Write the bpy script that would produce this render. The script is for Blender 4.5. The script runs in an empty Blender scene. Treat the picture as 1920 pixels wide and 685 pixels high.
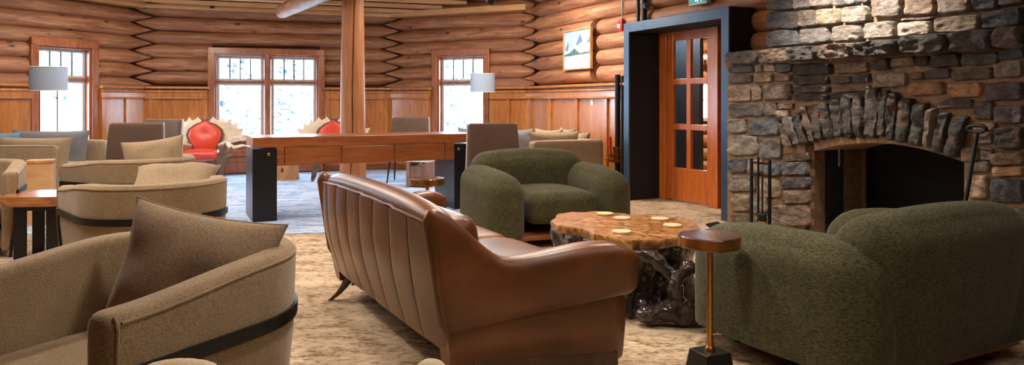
import bpy, bmesh, math, random
from math import sin, cos, pi, radians, sqrt, atan2, tan
from mathutils import Vector, Matrix, noise
random.seed(7)
C = bpy.context.scene.collection
F, CX, HY, CAMH = 1390.0, 960.0, 190.0, 1.2

# ------------------------------------------------------------------ measuring helpers
def fl(px, py, z=0.0):
    Y = (CAMH - z) * F / (py - HY)
    return Vector(((px - CX) / F * Y, Y, z))
def at(px, Y, z=0.0):
    return Vector(((px - CX) / F * Y, Y, z))

class Frame:
    """vertical plane seen from inside: x to the right, y away from the room, z up"""
    def __init__(s, o, deg):
        s.o = Vector((o[0], o[1])); s.a = radians(deg)
        s.x = Vector((cos(s.a), sin(s.a))); s.y = Vector((-sin(s.a), cos(s.a)))
    def M(s):
        return Matrix.Translation((s.o.x, s.o.y, 0)) @ Matrix.Rotation(s.a, 4, 'Z')
    def w(s, x, y, z=0.0):
        p = s.o + s.x * x + s.y * y
        return Vector((p.x, p.y, z))
    def sx(s, px, yo=0.0):          # local x where the sight line through column px meets the plane y = yo
        k = (px - CX) / F
        p = s.o + s.y * yo
        # (p.x + x*ax) = k (p.y + x*ay)
        return (k * p.y - p.x) / (s.x.x - k * s.x.y)
    def xz(s, px, py, yo=0.0):
        x = s.sx(px, yo); Y = (s.o + s.x * x + s.y * yo).y
        return x, CAMH - (py - HY) * Y / F

# ------------------------------------------------------------------ mesh builder
def nz(p, sc=1.0, off=0.0):
    return noise.noise(Vector((p[0] * sc + off, p[1] * sc + off * 1.7, p[2] * sc - off)))

class MB:
    def __init__(s): s.v = []; s.f = []; s.uv = {}; s.col = {}
    def add(s, vs, fs, M=None, uvs=None, col=None):
        b = len(s.v)
        for i, p in enumerate(vs):
            p = Vector(p)
            s.v.append(M @ p if M else p)
            if col is not None: s.col[b + i] = col
        for i, f in enumerate(fs):
            if uvs: s.uv[len(s.f)] = uvs[i]
            s.f.append([b + k for k in f])
        return s
    def box(s, x0, x1, y0, y1, z0, z1, M=None):
        v = [(x0,y0,z0),(x1,y0,z0),(x1,y1,z0),(x0,y1,z0),(x0,y0,z1),(x1,y0,z1),(x1,y1,z1),(x0,y1,z1)]
        return s.add(v, [(3,2,1,0),(4,5,6,7),(0,1,5,4),(1,2,6,5),(2,3,7,6),(3,0,4,7)], M)
    def tube(s, path, r, seg=12, cap=True, M=None, up=None, flat=1.0, uoff=None, rfun=None):
        path = [Vector(p) for p in path]; n = len(path)
        rs = [r] * n if not hasattr(r, '__len__') else list(r)
        uo = random.random() * 40 if uoff is None else uoff
        vs = []; L = 0; Ls = []
        pu = None
        for i, p in enumerate(path):
            t = (path[min(i+1, n-1)] - path[max(i-1, 0)])
            if t.length < 1e-9: t = Vector((0,0,1))
            t.normalize()
            if i: L += (p - path[i-1]).length
            Ls.append(L)
            if pu is None:
                ref = Vector(up) if up else (Vector((0,0,1)) if abs(t.z) < .9 else Vector((1,0,0)))
            else: ref = pu
            a = ref - t * ref.dot(t)
            if a.length < 1e-6: a = t.orthogonal()
            a.normalize(); pu = a; b = t.cross(a)
            for k in range(seg):
                th = 2 * pi * k / seg
                rr = rs[i] * (rfun(th, Ls[i]) if rfun else 1)
                vs.append(p + (a * cos(th) * flat + b * sin(th)) * rr)
        fs = []; uvs = []
        per = 2 * pi * max(rs)
        for i in range(n - 1):
            for k in range(seg):
                k2 = (k + 1) % seg
                fs.append((i*seg+k, i*seg+k2, (i+1)*seg+k2, (i+1)*seg+k))
                v0 = per * k / seg; v1 = per * (k+1) / seg
                uvs.append([(Ls[i]+uo, v0+uo), (Ls[i]+uo, v1+uo), (Ls[i+1]+uo, v1+uo), (Ls[i+1]+uo, v0+uo)])
        if cap:
            fs.append(tuple(range(seg-1, -1, -1))); uvs.append([(uo, uo + .3 * k / seg) for k in range(seg)])
            fs.append(tuple((n-1)*seg + k for k in range(seg))); uvs.append([(uo, uo + .3 * k / seg) for k in range(seg)])
        return s.add(vs, fs, M, uvs)
    def lathe(s, prof, seg=32, M=None, sx=1, sy=1):
        vs = []; fs = []; n = len(prof)
        for r, z in prof:
            for k in range(seg):
                th = 2*pi*k/seg; vs.append((r*cos(th)*sx, r*sin(th)*sy, z))
        for i in range(n-1):
            for k in range(seg):
                k2 = (k+1) % seg
                fs.append((i*seg+k, i*seg+k2, (i+1)*seg+k2, (i+1)*seg+k))
        fs.append(tuple(range(seg-1,-1,-1))); fs.append(tuple((n-1)*seg+k for k in range(seg)))
        return s.add(vs, fs, M)
    def prism(s, poly, h0, h1, plane='xy', M=None):
        """extrude a 2D outline; plane xy -> along z, plane xz -> along y"""
        n = len(poly)
        if plane == 'xy': vs = [(x,y,h0) for x,y in poly] + [(x,y,h1) for x,y in poly]
        else: vs = [(x,h1,z) for x,z in poly] + [(x,h0,z) for x,z in poly]
        fs = [tuple(range(n-1,-1,-1)), tuple(range(n, 2*n))]
        for k in range(n):
            k2 = (k+1) % n; fs.append((k, k2, n+k2, n+k))
        return s.add(vs, fs, M)
    def loft(s, rings, cap=True, M=None, closed=True, uvs=False):
        n = len(rings[0]); vs = [p for r in rings for p in r]; fs = []; uu = []
        for i in range(len(rings)-1):
            for k in range(n if closed else n-1):
                k2 = (k+1) % n
                fs.append((i*n+k, i*n+k2, (i+1)*n+k2, (i+1)*n+k))
        if cap and closed:
            fs.append(tuple(range(n-1,-1,-1))); fs.append(tuple((len(rings)-1)*n+k for k in range(n)))
        return s.add(vs, fs, M)
    def soft(s, sx, sy, sz, r, n=14, M=None, bulge=(0,0,0), fun=None):
        """rounded box centred at 0, full sizes, corner radius r, optional bulge of the faces, optional fun(Vector)->Vector"""
        h = Vector((sx/2, sy/2, sz/2)); r = min(r, h.x, h.y, h.z)
        idx = {}; vs = []; fs = []
        def cc(t):   # cluster samples towards the edges
            return sin(t * pi/2) * .55 + t * .45
        def vert(p):
            key = (round(p[0],5), round(p[1],5), round(p[2],5))
            if key in idx: return idx[key]
            P = Vector((p[0]*h.x, p[1]*h.y, p[2]*h.z))
            q = Vector([max(-(h[i]-r), min(h[i]-r, P[i])) for i in range(3)])
            d = P - q
            if d.length > 1e-9: d.normalize()
            o = q + d * r
            u = Vector((p[0],p[1],p[2]))
            for i in range(3):
                j, k = (i+1)%3, (i+2)%3
                w = (1-u[j]**2) * (1-u[k]**2)
                o[i] += bulge[i] * w * u[i]
            if fun: o = fun(o)
            idx[key] = len(vs); vs.append(o); return idx[key]
        g = [cc(-1 + 2*i/n) for i in range(n+1)]
        for ax in range(3):
            for sg in (-1, 1):
                for i in range(n):
                    for j in range(n):
                        def P(a, b):
                            p = [0,0,0]; p[ax] = sg; p[(ax+1)%3] = a; p[(ax+2)%3] = b; return p
                        q = [vert(P(g[i],g[j])), vert(P(g[i+1],g[j])), vert(P(g[i+1],g[j+1])), vert(P(g[i],g[j+1]))]
                        fs.append(tuple(q if sg > 0 else q[::-1]))
        return s.add(vs, fs, M)
    def sphere(s, r, M=None, seg=12, rings=8, sc=(1,1,1)):
        vs = []; fs = []
        for i in range(1, rings):
            ph = pi*i/rings
            for k in range(seg):
                th = 2*pi*k/seg; vs.append((r*sin(ph)*cos(th)*sc[0], r*sin(ph)*sin(th)*sc[1], r*cos(ph)*sc[2]))
        for i in range(rings-2):
            for k in range(seg):
                k2=(k+1)%seg; fs.append((i*seg+k, (i+1)*seg+k, (i+1)*seg+k2, i*seg+k2))
        a=len(vs); vs.append((0,0,r*sc[2])); b=len(vs); vs.append((0,0,-r*sc[2]))
        for k in range(seg):
            k2=(k+1)%seg; fs.append((a,k,k2)); fs.append((b,(rings-2)*seg+k2,(rings-2)*seg+k))
        return s.add(vs, fs, M)
    def mesh(s, name, smooth=40):
        me = bpy.data.meshes.new(name)
        me.from_pydata([tuple(v) for v in s.v], [], s.f)
        if s.uv:
            ul = me.uv_layers.new(name='UVMap')
            for p in me.polygons:
                u = s.uv.get(p.index)
                if u:
                    for k, li in enumerate(p.loop_indices): ul.data[li].uv = u[k]
        if s.col:
            ca = me.color_attributes.new('Col', 'FLOAT_COLOR', 'POINT')
            for i, c in s.col.items(): ca.data[i].color = (*c, 1)
        me.validate(); me.update()
        if smooth:
            me.polygons.foreach_set('use_smooth', [True]*len(me.polygons))
            me.set_sharp_from_angle(angle=radians(smooth))
        return me
    def build(s, name, m, parent=None, smooth=40, bevel=0, sub=0, M=None):
        me = s.mesh(name, smooth)
        me.materials.append(m)
        o = bpy.data.objects.new(name, me); C.objects.link(o)
        if M is not None: o.matrix_world = M
        if parent: o.parent = parent
        if bevel:
            b = o.modifiers.new('b', 'BEVEL'); b.width = bevel; b.segments = 2; b.limit_method = 'ANGLE'; b.angle_limit = radians(35)
        if sub:
            b = o.modifiers.new('s', 'SUBSURF'); b.levels = sub; b.render_levels = sub
        return o

def tag(o, label=None, cat=None, group=None, kind=None):
    if label: o['label'] = label
    if cat: o['category'] = cat
    if group: o['group'] = group
    if kind: o['kind'] = kind
    return o
def thing(name, label, cat, loc=(0,0,0), rz=0.0, group=None):
    o = bpy.data.objects.new(name, None); C.objects.link(o)
    o.empty_display_size = .1
    o.location = loc; o.rotation_euler = (0,0,rz)
    return tag(o, label, cat, group)
def kids(o): return [c for c in bpy.data.objects if c.parent == o]
def copy_tree(o, parent=None):
    c = o.copy(); C.objects.link(c); c.parent = parent
    for ch in kids(o):
        copy_tree(ch, c)
    return c
def dup(root, loc, rz, label, group=None, scale=None):
    r = copy_tree(root); r.location = loc; r.rotation_euler = (0,0,rz); r['label'] = label
    if group: r['group'] = group
    if scale: r.scale = scale
    return r
def T(x=0,y=0,z=0): return Matrix.Translation((x,y,z))
def R(ax, deg): return Matrix.Rotation(radians(deg), 4, ax)
def S(x,y,z): return Matrix.Diagonal((x,y,z,1))
def face(fx, fy): return atan2(fx, -fy)      # rotation that turns local -y to (fx, fy)

# ------------------------------------------------------------------ materials
def lin(c):
    c = c/255.0
    return c/12.92 if c <= .04045 else ((c+.055)/1.055)**2.4
def rgb(r,g,b): return (lin(r), lin(g), lin(b), 1)
def newmat(name):
    m = bpy.data.materials.new(name); m.use_nodes = True
    nt = m.node_tree; b = nt.nodes['Principled BSDF']
    return m, nt, b
def N(nt, t, **k):
    n = nt.nodes.new(t)
    for a, v in k.items(): setattr(n, a, v)
    return n
def ramp(nt, fac, stops):
    r = N(nt, 'ShaderNodeValToRGB'); el = r.color_ramp.elements
    while len(el) < len(stops): el.new(.5)
    for e, (p, c) in zip(el, stops): e.position = p; e.color = c
    nt.links.new(fac, r.inputs[0]); return r.outputs[0]
def coords(nt, kind, scale, rot=(0,0,0), rnd=False):
    tc = N(nt, 'ShaderNodeTexCoord'); mp = N(nt, 'ShaderNodeMapping')
    mp.inputs['Scale'].default_value = scale; mp.inputs['Rotation'].default_value = rot
    nt.links.new(tc.outputs[kind], mp.inputs[0])
    return mp.outputs[0]
def noi(nt, vec, scale=5, detail=4, rough=.55, dist=0):
    n = N(nt, 'ShaderNodeTexNoise'); n.inputs['Scale'].default_value = scale; n.inputs['Detail'].default_value = detail
    n.inputs['Roughness'].default_value = rough; n.inputs['Distortion'].default_value = dist
    nt.links.new(vec, n.inputs['Vector']); return n.outputs[0]
def mixc(nt, fac, a, b, mode='MIX'):
    m = N(nt, 'ShaderNodeMix', data_type='RGBA', blend_type=mode)
    if hasattr(fac, 'is_linked'): nt.links.new(fac, m.inputs[0])
    else: m.inputs[0].default_value = fac
    for s, i in ((a,6),(b,7)):
        if hasattr(s, 'is_linked'): nt.links.new(s, m.inputs[i])
        else: m.inputs[i].default_value = s
    return m.outputs[2]
def bump(nt, b, h, strength=.3, dist=.01):
    n = N(nt, 'ShaderNodeBump'); n.inputs['Strength'].default_value = strength; n.inputs['Distance'].default_value = dist
    nt.links.new(h, n.inputs['Height']); nt.links.new(n.outputs[0], b.inputs['Normal'])
def plain(name, col, rough=.5, metal=0, coat=0, var=.12, vs=6):
    m, nt, b = newmat(name)
    v = coords(nt, 'Object', (1,1,1)); n = noi(nt, v, vs, 3)
    d = tuple(c*(1-var) for c in col[:3])+(1,); l = tuple(min(1,c*(1+var)) for c in col[:3])+(1,)
    nt.links.new(ramp(nt, n, [(.3,d),(.7,l)]), b.inputs['Base Color'])
    b.inputs['Roughness'].default_value = rough; b.inputs['Metallic'].default_value = metal
    b.inputs['Coat Weight'].default_value = coat
    return m
def wood(name, dark, mid, light, kind='Object', scale=(1,8,8), ns=3, rough=.45, coat=0, knots=False, bmp=.15):
    m, nt, b = newmat(name)
    v = coords(nt, kind, scale)
    n = noi(nt, v, ns, 6, .6, .6)
    col = ramp(nt, n, [(.25,dark),(.48,mid),(.72,light)])
    n2 = noi(nt, coords(nt, kind, tuple(s*.25 for s in scale)), ns*.6, 3)
    col = mixc(nt, ramp(nt, n2, [(.35,(0,0,0,1)),(.7,(.45,.45,.45,1))]), col, dark)
    if knots:
        vo = N(nt, 'ShaderNodeTexVoronoi'); vo.inputs['Scale'].default_value = 1
        nt.links.new(coords(nt, kind, (2.2,5.5,5.5)), vo.inputs['Vector'])
        k = ramp(nt, vo.outputs['Distance'], [(.06,(1,1,1,1)),(.14,(0,0,0,1))])
        col = mixc(nt, k, col, tuple(c*.25 for c in dark[:3])+(1,))
    nt.links.new(col, b.inputs['Base Color'])
    b.inputs['Roughness'].default_value = rough; b.inputs['Coat Weight'].default_value = coat; b.inputs['Coat Roughness'].default_value = .15
    bump(nt, b, n, bmp, .01)
    return m
def fabric(name, c1, c2, sc=260, rough=.95, weave=(1,1,1), sheen=.2):
    m, nt, b = newmat(name)
    v = coords(nt, 'Object', weave)
    n = noi(nt, v, sc, 2, .7); n2 = noi(nt, coords(nt,'Object',(1,1,1)), 9, 3)
    col = ramp(nt, n, [(.32,c1),(.68,c2)])
    col = mixc(nt, ramp(nt, n2, [(.3,(0,0,0,1)),(.75,(.35,.35,.35,1))]), col, c1)
    nt.links.new(col, b.inputs['Base Color'])
    b.inputs['Roughness'].default_value = rough; b.inputs['Sheen Weight'].default_value = sheen
    b.inputs['Specular IOR Level'].default_value = .2
    bump(nt, b, n, .35, .004)
    return m
def metalm(name, col, rough, metal=1.0): return plain(name, col, rough, metal, var=.08, vs=14)

M_ = {}
M_['log'] = wood('log_wood', rgb(96,58,38), rgb(154,102,68), rgb(190,142,104), 'UV', (.9,9,1), 2.2, .55, knots=True, bmp=.25)
M_['logdark'] = wood('log_chink', rgb(60,36,20), rgb(84,50,28), rgb(100,62,36), 'Object', (1,1,6), 3, .8)
M_['post'] = wood('post_wood', rgb(120,68,32), rgb(166,104,54), rgb(188,130,76), 'UV', (.7,8,1), 2.0, .55, coat=0, knots=True, bmp=.15)
M_['panel'] = wood('wainscot_wood', rgb(132,72,28), rgb(176,106,46), rgb(198,130,66), 'Object', (14,1.5,1.2), 2.5, .3, coat=.5, bmp=.05)
M_['trimwood'] = wood('trim_wood', rgb(110,54,24), rgb(150,82,42), rgb(172,104,60), 'Object', (6,6,1.2), 3, .35, coat=.4, bmp=.05)
M_['door'] = wood('door_wood', rgb(158,76,28), rgb(200,108,44), rgb(216,130,62), 'Object', (16,3,1.2), 2.2, .32, coat=.4, bmp=.04)
M_['ceil'] = wood('ceiling_board', rgb(176,124,76), rgb(204,154,104), rgb(218,174,126), 'Object', (.8,5,5), 2, .5, bmp=.05)
M_['desk'] = wood('desk_wood', rgb(104,52,22), rgb(152,84,40), rgb(176,104,54), 'Object', (1.2,6,10), 2.4, .35, coat=.3, bmp=.06)
M_['stumpwood'] = wood('stump_wood', rgb(128,84,46), rgb(190,138,84), rgb(216,170,112), 'Object', (6,6,1.5), 2, .6)
M_['walnut'] = wood('walnut_leg', rgb(40,22,12), rgb(66,38,22), rgb(86,52,30), 'Object', (6,6,1.5), 3, .35, coat=.3)
M_['plinth'] = wood('plinth_wood', rgb(90,48,22), rgb(132,76,38), rgb(150,92,50), 'Object', (2,8,8), 3, .4)
M_['greywood'] = wood('grey_wood', rgb(104,76,62), rgb(146,112,94), rgb(170,136,118), 'Object', (8,8,1.5), 3, .5)
M_['tan'] = fabric('tan_fabric', rgb(116,96,72), rgb(180,157,125), 230)
M_['taupe'] = fabric('taupe_cushion_fabric', rgb(114,94,72), rgb(180,155,126), 230)
M_['brownfab'] = fabric('brown_chair_fabric', rgb(76,58,48), rgb(116,94,80), 260)
M_['greycush'] = fabric('grey_cushion_fabric', rgb(92,90,94), rgb(136,134,138), 260)
M_['bluecush'] = fabric('blue_cushion_fabric', rgb(70,110,130), rgb(120,160,180), 260)
M_['cream'] = fabric('cream_fabric', rgb(214,194,158), rgb(238,222,190), 200)
M_['green'] = fabric('green_fabric', rgb(34,35,20), rgb(100,98,67), 220, weave=(.3,.3,1.5), sheen=.1)
M_['piping'] = plain('pale_piping', rgb(200,196,190), .5)
M_['black'] = plain('black_steel', rgb(22,22,24), .38, .3)
M_['blacksat'] = plain('black_paint', rgb(26,27,30), .45)
M_['portal'] = plain('portal_steel_sky_tint', rgb(58,84,112), .4, .3, vs=3)  # blue of the reflected sky is put into the base colour
M_['portalin'] = plain('portal_inner_black', rgb(12,12,13), .75, .0, vs=3)
M_['desksteel'] = plain('desk_steel', rgb(34,35,38), .3, .5, vs=4)
M_['brass'] = metalm('brass', rgb(184,132,70), .28)
M_['redleather'] = plain('red_leather', rgb(206,66,42), .38, coat=.15)
M_['antler'] = plain('antler_bone', rgb(226,206,178), .55, var=.2, vs=5)
M_['antlerdark'] = plain('antler_dark', rgb(92,70,54), .5, var=.35, vs=9)
M_['white'] = plain('white_paint', rgb(228,228,224), .4)
M_['plastic'] = plain('plate_plastic', rgb(206,204,198), .35)
M_['redpaint'] = plain('red_enamel', rgb(180,24,22), .3)
M_['soot'] = plain('soot', rgb(12,11,10), .9, var=.3)
M_['gunmetal'] = plain('window_bar', rgb(70,82,92), .4)
M_['sash'] = plain('sash_frame', rgb(178,176,176), .4)
M_['broom'] = wood('broom_straw', rgb(120,88,48), rgb(176,140,88), rgb(200,166,112), 'Object', (60,60,2), 3, .8)
M_['slab'] = wood('slab_wood', rgb(110,62,30), rgb(168,108,60), rgb(196,142,90), 'Object', (1.5,8,8), 2.4, .22, coat=.5)
M_['mirrorpanel'] = plain('dark_panel', rgb(48,56,64), .5)

def leather():
    m, nt, b = newmat('cognac_leather')
    v = coords(nt, 'Object', (1,1,1))
    n = noi(nt, v, 3.5, 4); n2 = noi(nt, v, 120, 3, .6)
    col = ramp(nt, n, [(.3,rgb(70,36,12)),(.55,rgb(98,54,20)),(.78,rgb(120,72,32))])
    nt.links.new(col, b.inputs['Base Color'])
    b.inputs['Roughness'].default_value = .36; b.inputs['Coat Weight'].default_value = .25; b.inputs['Coat Roughness'].default_value = .32
    bump(nt, b, n2, .12, .004)
    return m
M_['leather'] = leather()
def shade_mat():
    m, nt, b = newmat('lampshade_linen')
    v = coords(nt, 'Object', (1,1,6)); n = noi(nt, v, 120, 2)
    nt.links.new(ramp(nt, n, [(.3,rgb(140,154,172)),(.7,rgb(160,174,192))]), b.inputs['Base Color'])
    b.inputs['Roughness'].default_value = .9; b.inputs['Transmission Weight'].default_value = 0
    return m
M_['shade'] = shade_mat()
def glass():
    m = bpy.data.materials.new('window_glass'); m.use_nodes = True; nt = m.node_tree
    nt.nodes.remove(nt.nodes['Principled BSDF']); out = nt.nodes['Material Output']
    t = N(nt, 'ShaderNodeBsdfTransparent'); g = N(nt, 'ShaderNodeBsdfGlossy'); g.inputs['Roughness'].default_value = .02
    lw = N(nt, 'ShaderNodeLayerWeight'); lw.inputs[0].default_value = .5
    pw = N(nt, 'ShaderNodeMath', operation='POWER'); pw.inputs[1].default_value = 5; nt.links.new(lw.outputs['Facing'], pw.inputs[0])
    fr = N(nt, 'ShaderNodeMath', operation='MULTIPLY_ADD'); fr.inputs[1].default_value = .6; fr.inputs[2].default_value = .02; nt.links.new(pw.outputs[0], fr.inputs[0])
    t.inputs[0].default_value = (.96,.98,.98,1)
    x = N(nt, 'ShaderNodeMixShader'); nt.links.new(fr.outputs[0], x.inputs[0]); nt.links.new(t.outputs[0], x.inputs[1]); nt.links.new(g.outputs[0], x.inputs[2])
    nt.links.new(x.outputs[0], out.inputs[0]); return m
M_['glass'] = glass()
def carpet(name, cols, sx=(1.1,4.2,1), rot=0.0, sc=2.2):
    m, nt, b = newmat(name)
    v = coords(nt, 'Object', sx, (0,0,rot))
    n = noi(nt, v, sc, 9, .68, .5); n3 = noi(nt, v, sc*6, 4, .7, .2)
    f = N(nt, 'ShaderNodeMath', operation='ADD'); f2 = N(nt, 'ShaderNodeMath', operation='MULTIPLY'); f2.inputs[1].default_value = .5
    nt.links.new(n, f.inputs[0]); nt.links.new(n3, f.inputs[1]); nt.links.new(f.outputs[0], f2.inputs[0])
    col = ramp(nt, f2.outputs[0], cols)
    fine = noi(nt, coords(nt,'Object',(1,1,1)), 300, 2, .7)
    col = mixc(nt, .25, col, ramp(nt, fine, [(.3,(.02,.02,.02,1)),(.7,(.6,.55,.5,1))]), 'OVERLAY')
    nt.links.new(col, b.inputs['Base Color']); b.inputs['Roughness'].default_value = 1; b.inputs['Specular IOR Level'].default_value = .05
    bump(nt, b, fine, .5, .006)
    return m
M_['carpet'] = carpet('tan_streaked_carpet', [(.36,rgb(104,82,64)),(.44,rgb(152,128,102)),(.49,rgb(196,174,144)),(.60,rgb(220,204,180))], sx=(1.6,3.4,1), rot=.25)
M_['carpetblue'] = carpet('blue_streaked_carpet', [(.34,rgb(66,108,178)),(.42,rgb(124,160,208)),(.50,rgb(186,204,226)),(.62,rgb(226,231,238))], sx=(1.2,3.6,1))
def stone_mat():
    m, nt, b = newmat('rubble_stone')
    a = N(nt, 'ShaderNodeAttribute', attribute_name='Col')
    v = coords(nt, 'Object', (1,1,1)); v2 = coords(nt, 'Object', (1.2,1.2,2.6))
    n = noi(nt, v2, 9, 8, .7, .8); n2 = noi(nt, v, 34, 6, .75)
    g = ramp(nt, n, [(.30,(.34,.33,.32,1)),(.48,(.90,.90,.91,1)),(.68,(1.55,1.48,1.38,1))])
    col = mixc(nt, 1.0, a.outputs['Color'], g, 'MULTIPLY')
    rust = ramp(nt, noi(nt, v, 5, 4, .6, 1.0), [(.56,(0,0,0,1)),(.7,(.55,.55,.55,1))])
    col = mixc(nt, rust, col, rgb(132,98,72))
    nt.links.new(col, b.inputs['Base Color']); b.inputs['Roughness'].default_value = .85
    ad = N(nt, 'ShaderNodeMath', operation='ADD'); nt.links.new(n, ad.inputs[0])
    mu = N(nt, 'ShaderNodeMath', operation='MULTIPLY'); mu.inputs[1].default_value = .45; nt.links.new(n2, mu.inputs[0]); nt.links.new(mu.outputs[0], ad.inputs[1])
    bump(nt, b, ad.outputs[0], 1.0, .045)
    return m
M_['stone'] = stone_mat()
def mortar():
    m, nt, b = newmat('mortar')
    v = coords(nt, 'Object', (1,1,1)); n = noi(nt, v, 18, 6, .7)
    nt.links.new(ramp(nt, n, [(.3,rgb(112,88,66)),(.7,rgb(172,140,108))]), b.inputs['Base Color']); b.inputs['Roughness'].default_value = .95
    bump(nt, b, n, .6, .02); return m
M_['mortar'] = mortar()
def brick():
    m, nt, b = newmat('fire_brick')
    t = N(nt, 'ShaderNodeTexBrick'); nt.links.new(coords(nt,'Object',(1,1,1),(pi/2,0,0)), t.inputs[0])
    tc = N(nt, 'ShaderNodeTexCoord'); sp = N(nt,'ShaderNodeSeparateXYZ'); cb = N(nt,'ShaderNodeCombineXYZ')
    nt.links.new(tc.outputs['Object'], sp.inputs[0]); nt.links.new(sp.outputs[1], cb.inputs[0]); nt.links.new(sp.outputs[2], cb.inputs[1])
    nt.links.new(cb.outputs[0], t.inputs[0])
    t.inputs['Color1'].default_value = rgb(176,128,84); t.inputs['Color2'].default_value = rgb(150,104,66); t.inputs['Mortar'].default_value = rgb(88,66,48)
    t.inputs['Scale'].default_value = 1; t.inputs['Brick Width'].default_value = .22; t.inputs['Row Height'].default_value = .07; t.inputs['Mortar Size'].default_value = .005
    nt.links.new(t.outputs[0], b.inputs['Base Color']); b.inputs['Roughness'].default_value = .9
    return m
M_['brick'] = brick()
def bark():
    m, nt, b = newmat('lacquered_root')
    v = coords(nt, 'Object', (5,5,1.6)); n = noi(nt, v, 4, 8, .7, .8)
    nt.links.new(ramp(nt, n, [(.3,rgb(12,8,6)),(.52,rgb(36,23,16)),(.72,rgb(104,74,52))]), b.inputs['Base Color'])
    b.inputs['Roughness'].default_value = .2; b.inputs['Coat Weight'].default_value = .8; b.inputs['Coat Roughness'].default_value = .1
    bump(nt, b, n, .7, .04); return m
M_['root'] = bark()
def burl():
    m, nt, b = newmat('burl_top')
    v = coords(nt, 'Object', (1,1,1)); n = noi(nt, v, 9, 8, .64, 2.2)
    n2 = noi(nt, v, 2.4, 4)
    col = ramp(nt, n, [(.32,rgb(62,32,15)),(.44,rgb(132,84,42)),(.55,rgb(182,130,76)),(.70,rgb(210,166,112))])
    col = mixc(nt, ramp(nt, n2, [(.45,(0,0,0,1)),(.75,(.5,.5,.5,1))]), col, rgb(140,84,42))
    nt.links.new(col, b.inputs['Base Color']); b.inputs['Roughness'].default_value = .3; b.inputs['Coat Weight'].default_value = .4
    return m
M_['burl'] = burl()
def slice_mat():
    m, nt, b = newmat('coaster_slice')
    w = N(nt, 'ShaderNodeTexWave', wave_type='RINGS', rings_direction='Z'); w.inputs['Scale'].default_value = 40; w.inputs['Distortion'].default_value = 1.5
    nt.links.new(coords(nt,'Object',(1,1,1)), w.inputs[0])
    nt.links.new(ramp(nt, w.outputs[0], [(.2,rgb(200,170,124)),(.8,rgb(228,204,162))]), b.inputs['Base Color']); b.inputs['Roughness'].default_value = .6
    return m
M_['slice'] = slice_mat()
# ================================================================== ROOM SHELL
CEIL = 2.95
PORT = Frame((1.366, 9.07), -65)
_x = PORT.sx(995, .30); Rp = PORT.w(_x, .30)
WR = Frame((Rp.x, Rp.y), -65)
_t = Frame((Rp.x, Rp.y), -25); _x = _t.sx(735); Bp = _t.w(_x, 0); WRB = Frame((Bp.x, Bp.y), -25); LRB = -_x
_t = Frame((Bp.x, Bp.y), 20); _x = _t.sx(268); Lp = _t.w(_x, 0); WB = Frame((Lp.x, Lp.y), 20); LB = -_x
WL = Frame((Lp.x, Lp.y), 66)
LLEN, RLEN = 9.0, 12.0
LE = WL.w(-LLEN, 0); RE = WR.w(RLEN, 0)

def struct(o): o['kind'] = 'structure'; return o
poly = [(Rp.x, Rp.y), (Bp.x, Bp.y), (Lp.x, Lp.y), (LE.x, LE.y), (LE.x, -3), (RE.x, -3), (RE.x, RE.y)]
cen = Vector((sum(p[0] for p in poly)/7, sum(p[1] for p in poly)/7))
def grow(poly, d):
    out = []
    for p in poly:
        v = Vector(p) - Vector((-1.5, 6)); l = v.length
        out.append(tuple(Vector((-1.5, 6)) + v * ((l + d)/l)))
    return out
VEST = [PORT.w(-4.6,.55), PORT.w(4,.55), PORT.w(4,5.6), PORT.w(-4.6,5.6)]
struct(MB().prism(grow(poly, .4), -.12, 0).build('floor', M_['carpet'], smooth=0))
struct(MB().prism([(p.x,p.y) for p in VEST], -.12, -.001).build('floor_vestibule', M_['carpet'], smooth=0))
blue = [fl(398,443), fl(520,440.5), fl(625,437), fl(760,434)]
bp = [(-6.2,6.75)] + [(p.x,p.y) for p in blue[:3]] + [(-.1,6.9), (.75,8.6), (.35,11.7), (Bp.x-.1,Bp.y-.25), (Lp.x+.2,Lp.y-.1), (-7.3,8.2)]
struct(MB().prism(bp[::-1], .0005, .006).build('floor_bay', M_['carpetblue'], smooth=0))
struct(MB().prism(grow(poly, .5), CEIL, CEIL+.15).build('ceiling', M_['panel'], smooth=0))
struct(MB().prism([(p.x,p.y) for p in VEST], CEIL+.002, CEIL+.13).build('ceiling_vestibule', M_['ceil'], smooth=0))
# boards nailed under the ceiling, running along each wall
for k, (fr, xa, xb, steps) in enumerate(((WB, 0, LB, 5), (WRB, 0, LRB, 1), (WL, -LLEN, 0, 2))):
    m = MB()
    for i in range(steps):
        y0 = -.13 - i*.34; z0 = CEIL-.268 + i*.050
        tA = (.30*(-y0) if i == 0 else y0+.10) if fr is not WL else 0; tB = .30*(-y0) if i == 0 else y0+.10
        m.box(xa+tA, xb-tB, y0, .12 if i == 0 else y0+.16, z0, z0+(.095 if i == 0 else .06))
    struct(m.build('trim_%d' % (k+1), M_['ceil'], smooth=0, bevel=.006, M=fr.M()))

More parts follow.
